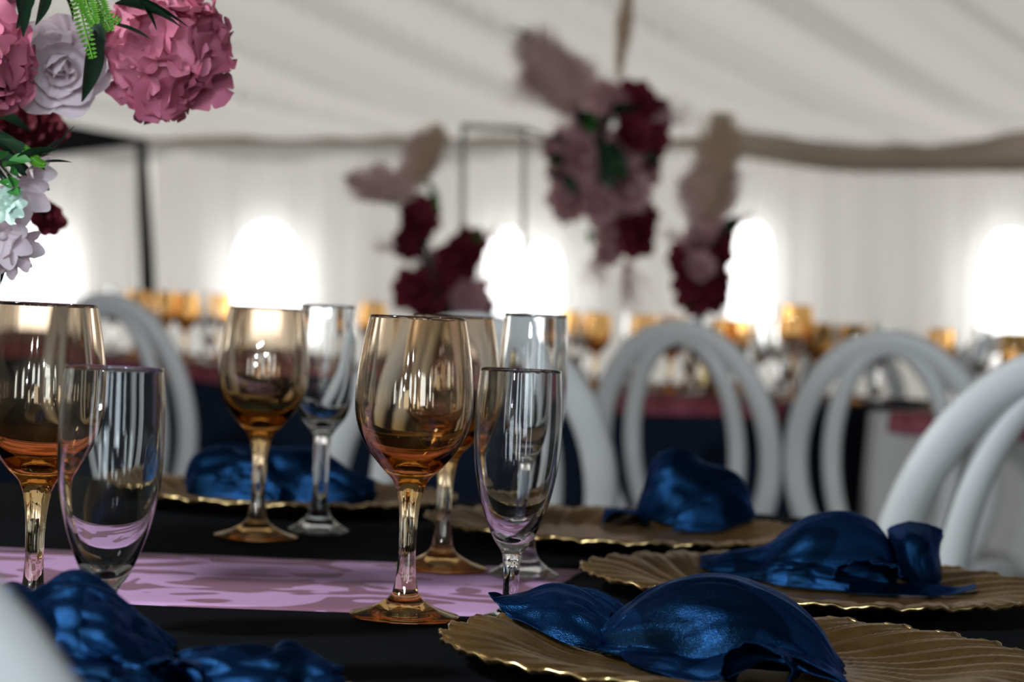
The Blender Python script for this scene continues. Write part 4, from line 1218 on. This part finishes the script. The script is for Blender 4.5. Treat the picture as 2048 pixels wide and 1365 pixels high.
def arrangement(label, base_px, Y, heads, plumes, leaves, sprays, root=None):
    """flowers standing on the far table: every item (px, py, dY, mesh, size)"""
    bp = at(base_px, 700, Y); base = Vector((bp.x, bp.y, TZ + 0.003))
    if root is not None: base = at(root[0], 560, Y)
    t = empty('flower_arrangement', base); tag(t, label, 'flowers', 'tall arrangements on the far navy table')
    def q(px, py, dY=0.0): return at(px, py, Y + dY) - base
    rt = Vector((0, 0, 0.085))
    if root is not None: rt = q(*root)
    v_ = MB()
    if root is None: v_.lathe([(0, 0), (0.05, 0), (0.055, 0.01), (0.04, 0.05), (0.05, 0.10), (0.045, 0.10), (0, 0.09)][::-1], 24); v_.build('vase', M_gold, t)
    else:
        v_.lathe([(0, -0.05), (0.04, -0.045), (0.055, 0), (0.04, 0.045), (0, 0.05)], 16, rt); v_.build('foam', M_foam, t)
    spine = [Vector((0, 0, 0.09))]
    hs = sorted(heads, key=lambda h: -h[1])
    stm = MB()
    for k, (px, py, dY, me, sc) in enumerate(hs):
        p = q(px, py, dY)
        put(me, 'rose', t, p, Vector((random.uniform(-.5, .5), -0.9, random.uniform(-.2, .6))), random.uniform(0, 6), sc)
        stm.tube(catmull([rt, rt * 0.5 + Vector((p.x * 0.5, p.y * 0.5 + 0.03, p.z * 0.52)), p + Vector((0, 0.02, 0))], 5), 0.003, 5)
    for (px, py, dY, me, px1, py1, sc) in plumes:
        p = q(px, py, dY); e = q(px1, py1, dY + 0.02); ln = (e - p).length
        base_l = max(v.co.z for v in me.vertices)
        put(me, 'plume', t, p, e - p, random.uniform(0, 6), ln / base_l)
        stm.tube(catmull([rt, rt * 0.45 + Vector((p.x * 0.55, 0.02, p.z * 0.55)), p], 5), 0.003, 5)
    for (px, py, dY, me, px1, py1) in leaves:
        p = q(px, py, dY); e = q(px1, py1, dY - 0.03); ln = (e - p).length
        put(me, 'leaf', t, p, e - p, random.uniform(-1, 1), ln / (0.11 if me is ME_bl else 0.09))
    for (px, py, dY, dx, dz, sc) in sprays:
        put(ME_spray, 'spray', t, q(px, py, dY), Vector((dx, -0.2, dz)), 0, sc)
    stm.build('stems', M_leaf, t)
    return t
Bq, Dq = MR_burg, MR_dusty
arrangement('low arrangement of burgundy roses and pink plumes left of the wire stand', 890, 6.85,
    [(835, 445, 0, Bq, 0.95), (815, 490, 0.02, Bq, 0.8), (845, 425, 0.04, Bq, 0.8), (830, 580, 0, Bq, 1.0), (850, 610, 0.03, Bq, 0.9), (920, 520, 0, Bq, 1.05), (935, 490, 0.03, Bq, 0.85), (905, 555, 0.02, Bq, 0.9), (940, 600, 0, Dq, 0.9), (880, 520, 0.04, Dq, 0.6),
     (870, 625, 0.02, Bq, 0.9), (960, 620, 0.03, Bq, 0.8), (900, 600, 0.05, Bq, 0.8), (860, 545, 0.06, Dq, 0.6)],
    [(830, 415, 0, MP_mid, 690, 352, 1), (820, 400, 0, MP_mid, 740, 330, 1), (815, 400, 0.02, MP_beige, 880, 248, 1), (800, 395, 0.04, MP_mid, 850, 262, 1), (845, 420, 0.03, MP_mid, 755, 350, 1), (835, 425, 0.02, MP_mid, 800, 330, 1), (830, 400, 0.05, MP_big, 868, 270, 1)],
    [(930, 490, 0, ME_bl2, 925, 455), (945, 490, 0, ME_bl2, 965, 460), (870, 430, 0, ME_bl2, 866, 345), (860, 480, 0, ME_bl, 830, 520), (880, 590, 0, ME_bl, 850, 560), (800, 420, 0, ME_bl2, 775, 395), (700, 360, 0, ME_bl2, 682, 348), (890, 610, 0, ME_bl, 930, 630)],
    [(960, 480, 0, 0.8, 0.5, 0.7), (800, 500, 0, -0.9, 0.3, 0.7), (950, 560, 0, 0.9, 0.1, 0.7)])
arrangement('tall cascade of burgundy and dusty roses with plumes over the wire stand', 1215, 6.75,
    [(1270, 205, 0, Bq, 1.0), (1290, 260, 0.02, Bq, 1.1), (1262, 270, -0.04, Bq, 0.9), (1250, 300, 0, Dq, 0.9), (1215, 200, 0, Dq, 0.85), (1300, 305, 0.04, Bq, 0.7), (1165, 320, 0, Dq, 1.1), (1185, 345, 0.03, Dq, 1.0), (1140, 290, 0.02, Dq, 0.75), (1140, 400, 0, Dq, 0.95),
     (1120, 345, 0.05, Dq, 0.6), (1200, 410, 0.02, Dq, 0.85), (1255, 385, 0, Dq, 0.95), (1270, 470, 0, Bq, 1.05), (1285, 440, 0.04, Bq, 0.75), (1225, 470, 0.02, Dq, 0.8), (1215, 505, 0.03, Dq, 0.6), (1240, 345, 0.06, Dq, 0.8), (1160, 375, 0.05, Dq, 0.9), (1225, 440, 0.06, Dq, 0.85), (1115, 300, 0.06, Dq, 0.8), (1285, 345, 0.07, Dq, 0.9), (1300, 230, 0.07, Bq, 0.9), (1180, 275, 0.06, Dq, 0.9), (1250, 420, 0.07, Dq, 0.9)],
    [(1175, 235, 0, MP_big, 1040, 60, 1), (1185, 225, 0.03, MP_mid, 1100, 95, 1), (1170, 230, 0.02, MP_big, 1075, 85, 1), (1232, 200, 0, MP_slim, 1258, -40, 1), (1195, 240, 0.04, MP_mid, 1150, 110, 1), (1190, 260, 0.02, MP_big, 1090, 120, 1), (1185, 260, 0.05, MP_mid, 1050, 130, 1)],
    [(1190, 260, -0.03, ME_bl, 1150, 215), (1195, 250, -0.03, ME_bl, 1225, 225), (1185, 270, -0.04, ME_bl2, 1180, 215), (1210, 330, -0.05, ME_bl, 1250, 370), (1215, 320, -0.05, ME_bl, 1240, 345), (1225, 310, -0.05, ME_bl2, 1235, 350), (1200, 300, -0.05, ME_bl, 1205, 250), (1130, 360, 0, ME_bl, 1098, 345), (1135, 420, 0, ME_bl, 1125, 448), (1110, 340, 0, ME_bl2, 1095, 310),
     (1260, 430, 0, ME_bl2, 1230, 425), (1220, 230, -0.05, ME_bl, 1280, 205), (1075, 90, 0, ME_bl2, 1020, 40), (1290, 300, 0, ME_bl, 1312, 330), (1130, 290, 0, ME_bl, 1105, 268), (1180, 460, 0, ME_bl2, 1180, 485), (1230, 280, -0.05, ME_bl, 1200, 345), (1240, 290, -0.02, ME_bl, 1215, 365), (1200, 250, -0.07, ME_bl, 1165, 225), (1195, 245, -0.07, ME_bl, 1235, 235), (1205, 290, -0.07, ME_bl, 1215, 350), (1230, 330, -0.07, ME_bl, 1270, 365), (1200, 340, -0.07, ME_bl, 1225, 375), (1125, 330, -0.06, ME_bl, 1105, 300), (1130, 350, -0.06, ME_bl, 1150, 385)],
    [(1060, 130, 0, -0.4, -0.9, 1.0), (1300, 240, 0, 0.8, 0.3, 1.0), (1250, 520, 0, 0.3, -0.9, 1.2), (1160, 200, 0, -0.6, -0.6, 0.9), (1200, 500, 0, -0.3, -0.9, 0.9)], root=(1195, 320, 0.05))
arrangement('narrow upright arrangement of tan plumes over burgundy roses', 1405, 6.45,
    [(1370, 520, 0, Bq, 0.75), (1430, 520, 0.02, Bq, 0.9), (1385, 560, 0, Bq, 0.85), (1425, 565, 0.02, Bq, 0.8), (1400, 535, -0.03, Dq, 0.6), (1395, 590, 0, Bq, 0.9), (1440, 480, 0.03, Bq, 0.6), (1420, 590, 0.04, Bq, 0.8), (1400, 480, 0, Dq, 0.7), (1415, 455, 0.03, Dq, 0.6)],
    [(1405, 470, 0, MP_beige, 1450, 222, 1), (1395, 470, 0, MP_mid, 1415, 300, 1), (1425, 480, 0.02, MP_mid, 1462, 330, 1), (1400, 500, 0.03, MP_mid, 1380, 340, 1), (1420, 470, 0, MP_beige, 1440, 260, 1)],
    [(1400, 480, 0, ME_bl, 1385, 440), (1450, 470, 0, ME_bl, 1478, 428), (1410, 360, 0, ME_bl2, 1405, 330), (1395, 600, 0, ME_bl, 1370, 615), (1385, 460, 0, ME_bl, 1400, 500), (1420, 500, -0.02, ME_bl, 1440, 470)],
    [(1460, 450, 0, 0.7, 0.5, 0.6), (1370, 480, 0, -0.8, 0.4, 0.6)])

# rectangular wire stand under the cascade
wp = at(1000, 700, 7.08); wbase = Vector((wp.x, wp.y, TZ + 0.0028))
ws = empty('wire_stand', wbase); tag(ws, 'thin rectangular metal stand between the far arrangements', 'stand')
M_wire = princ('champagne_wire', (0.62, 0.58, 0.50), 0.45, metal=0.35, noise_scale=20, noise_amt=0.1)
def lean(p): return p
hz = (at(1000, 256, 7.08).z) - wbase.z
xs = (at(940, 400, 7.08).x - wbase.x, at(1062, 400, 7.08).x - wbase.x)
sk = -math.sin(ROLL)
for x in xs:
    for y in (-0.04, 0.04):
        b = MB(); b.tube([(x - 0.5 * sk * 0.0, y, 0), (x + sk * hz * 0.9, y, hz)], 0.0065, 8); b.build('post', M_wire, ws)
for z in (0.006, hz):
    o_ = sk * 0.9 * z
    for y in (-0.04, 0.04):
        b = MB(); b.tube([(xs[0] + o_, y, z), (xs[1] + o_, y, z)], 0.0065, 8); b.build('bar', M_wire, ws)
    for x in xs:
        b = MB(); b.tube([(x + o_, -0.04, z), (x + o_, 0.04, z)], 0.0065, 8); b.build('bar', M_wire, ws)
b = MB(); b.tube([Vector((xs[1] + sk * 0.9 * hz, -0.04, hz)), at(1140, 290, 6.86) - wbase, at(1195, 320, 6.80) - wbase], 0.005, 8); b.build('arm', M_wire, ws)
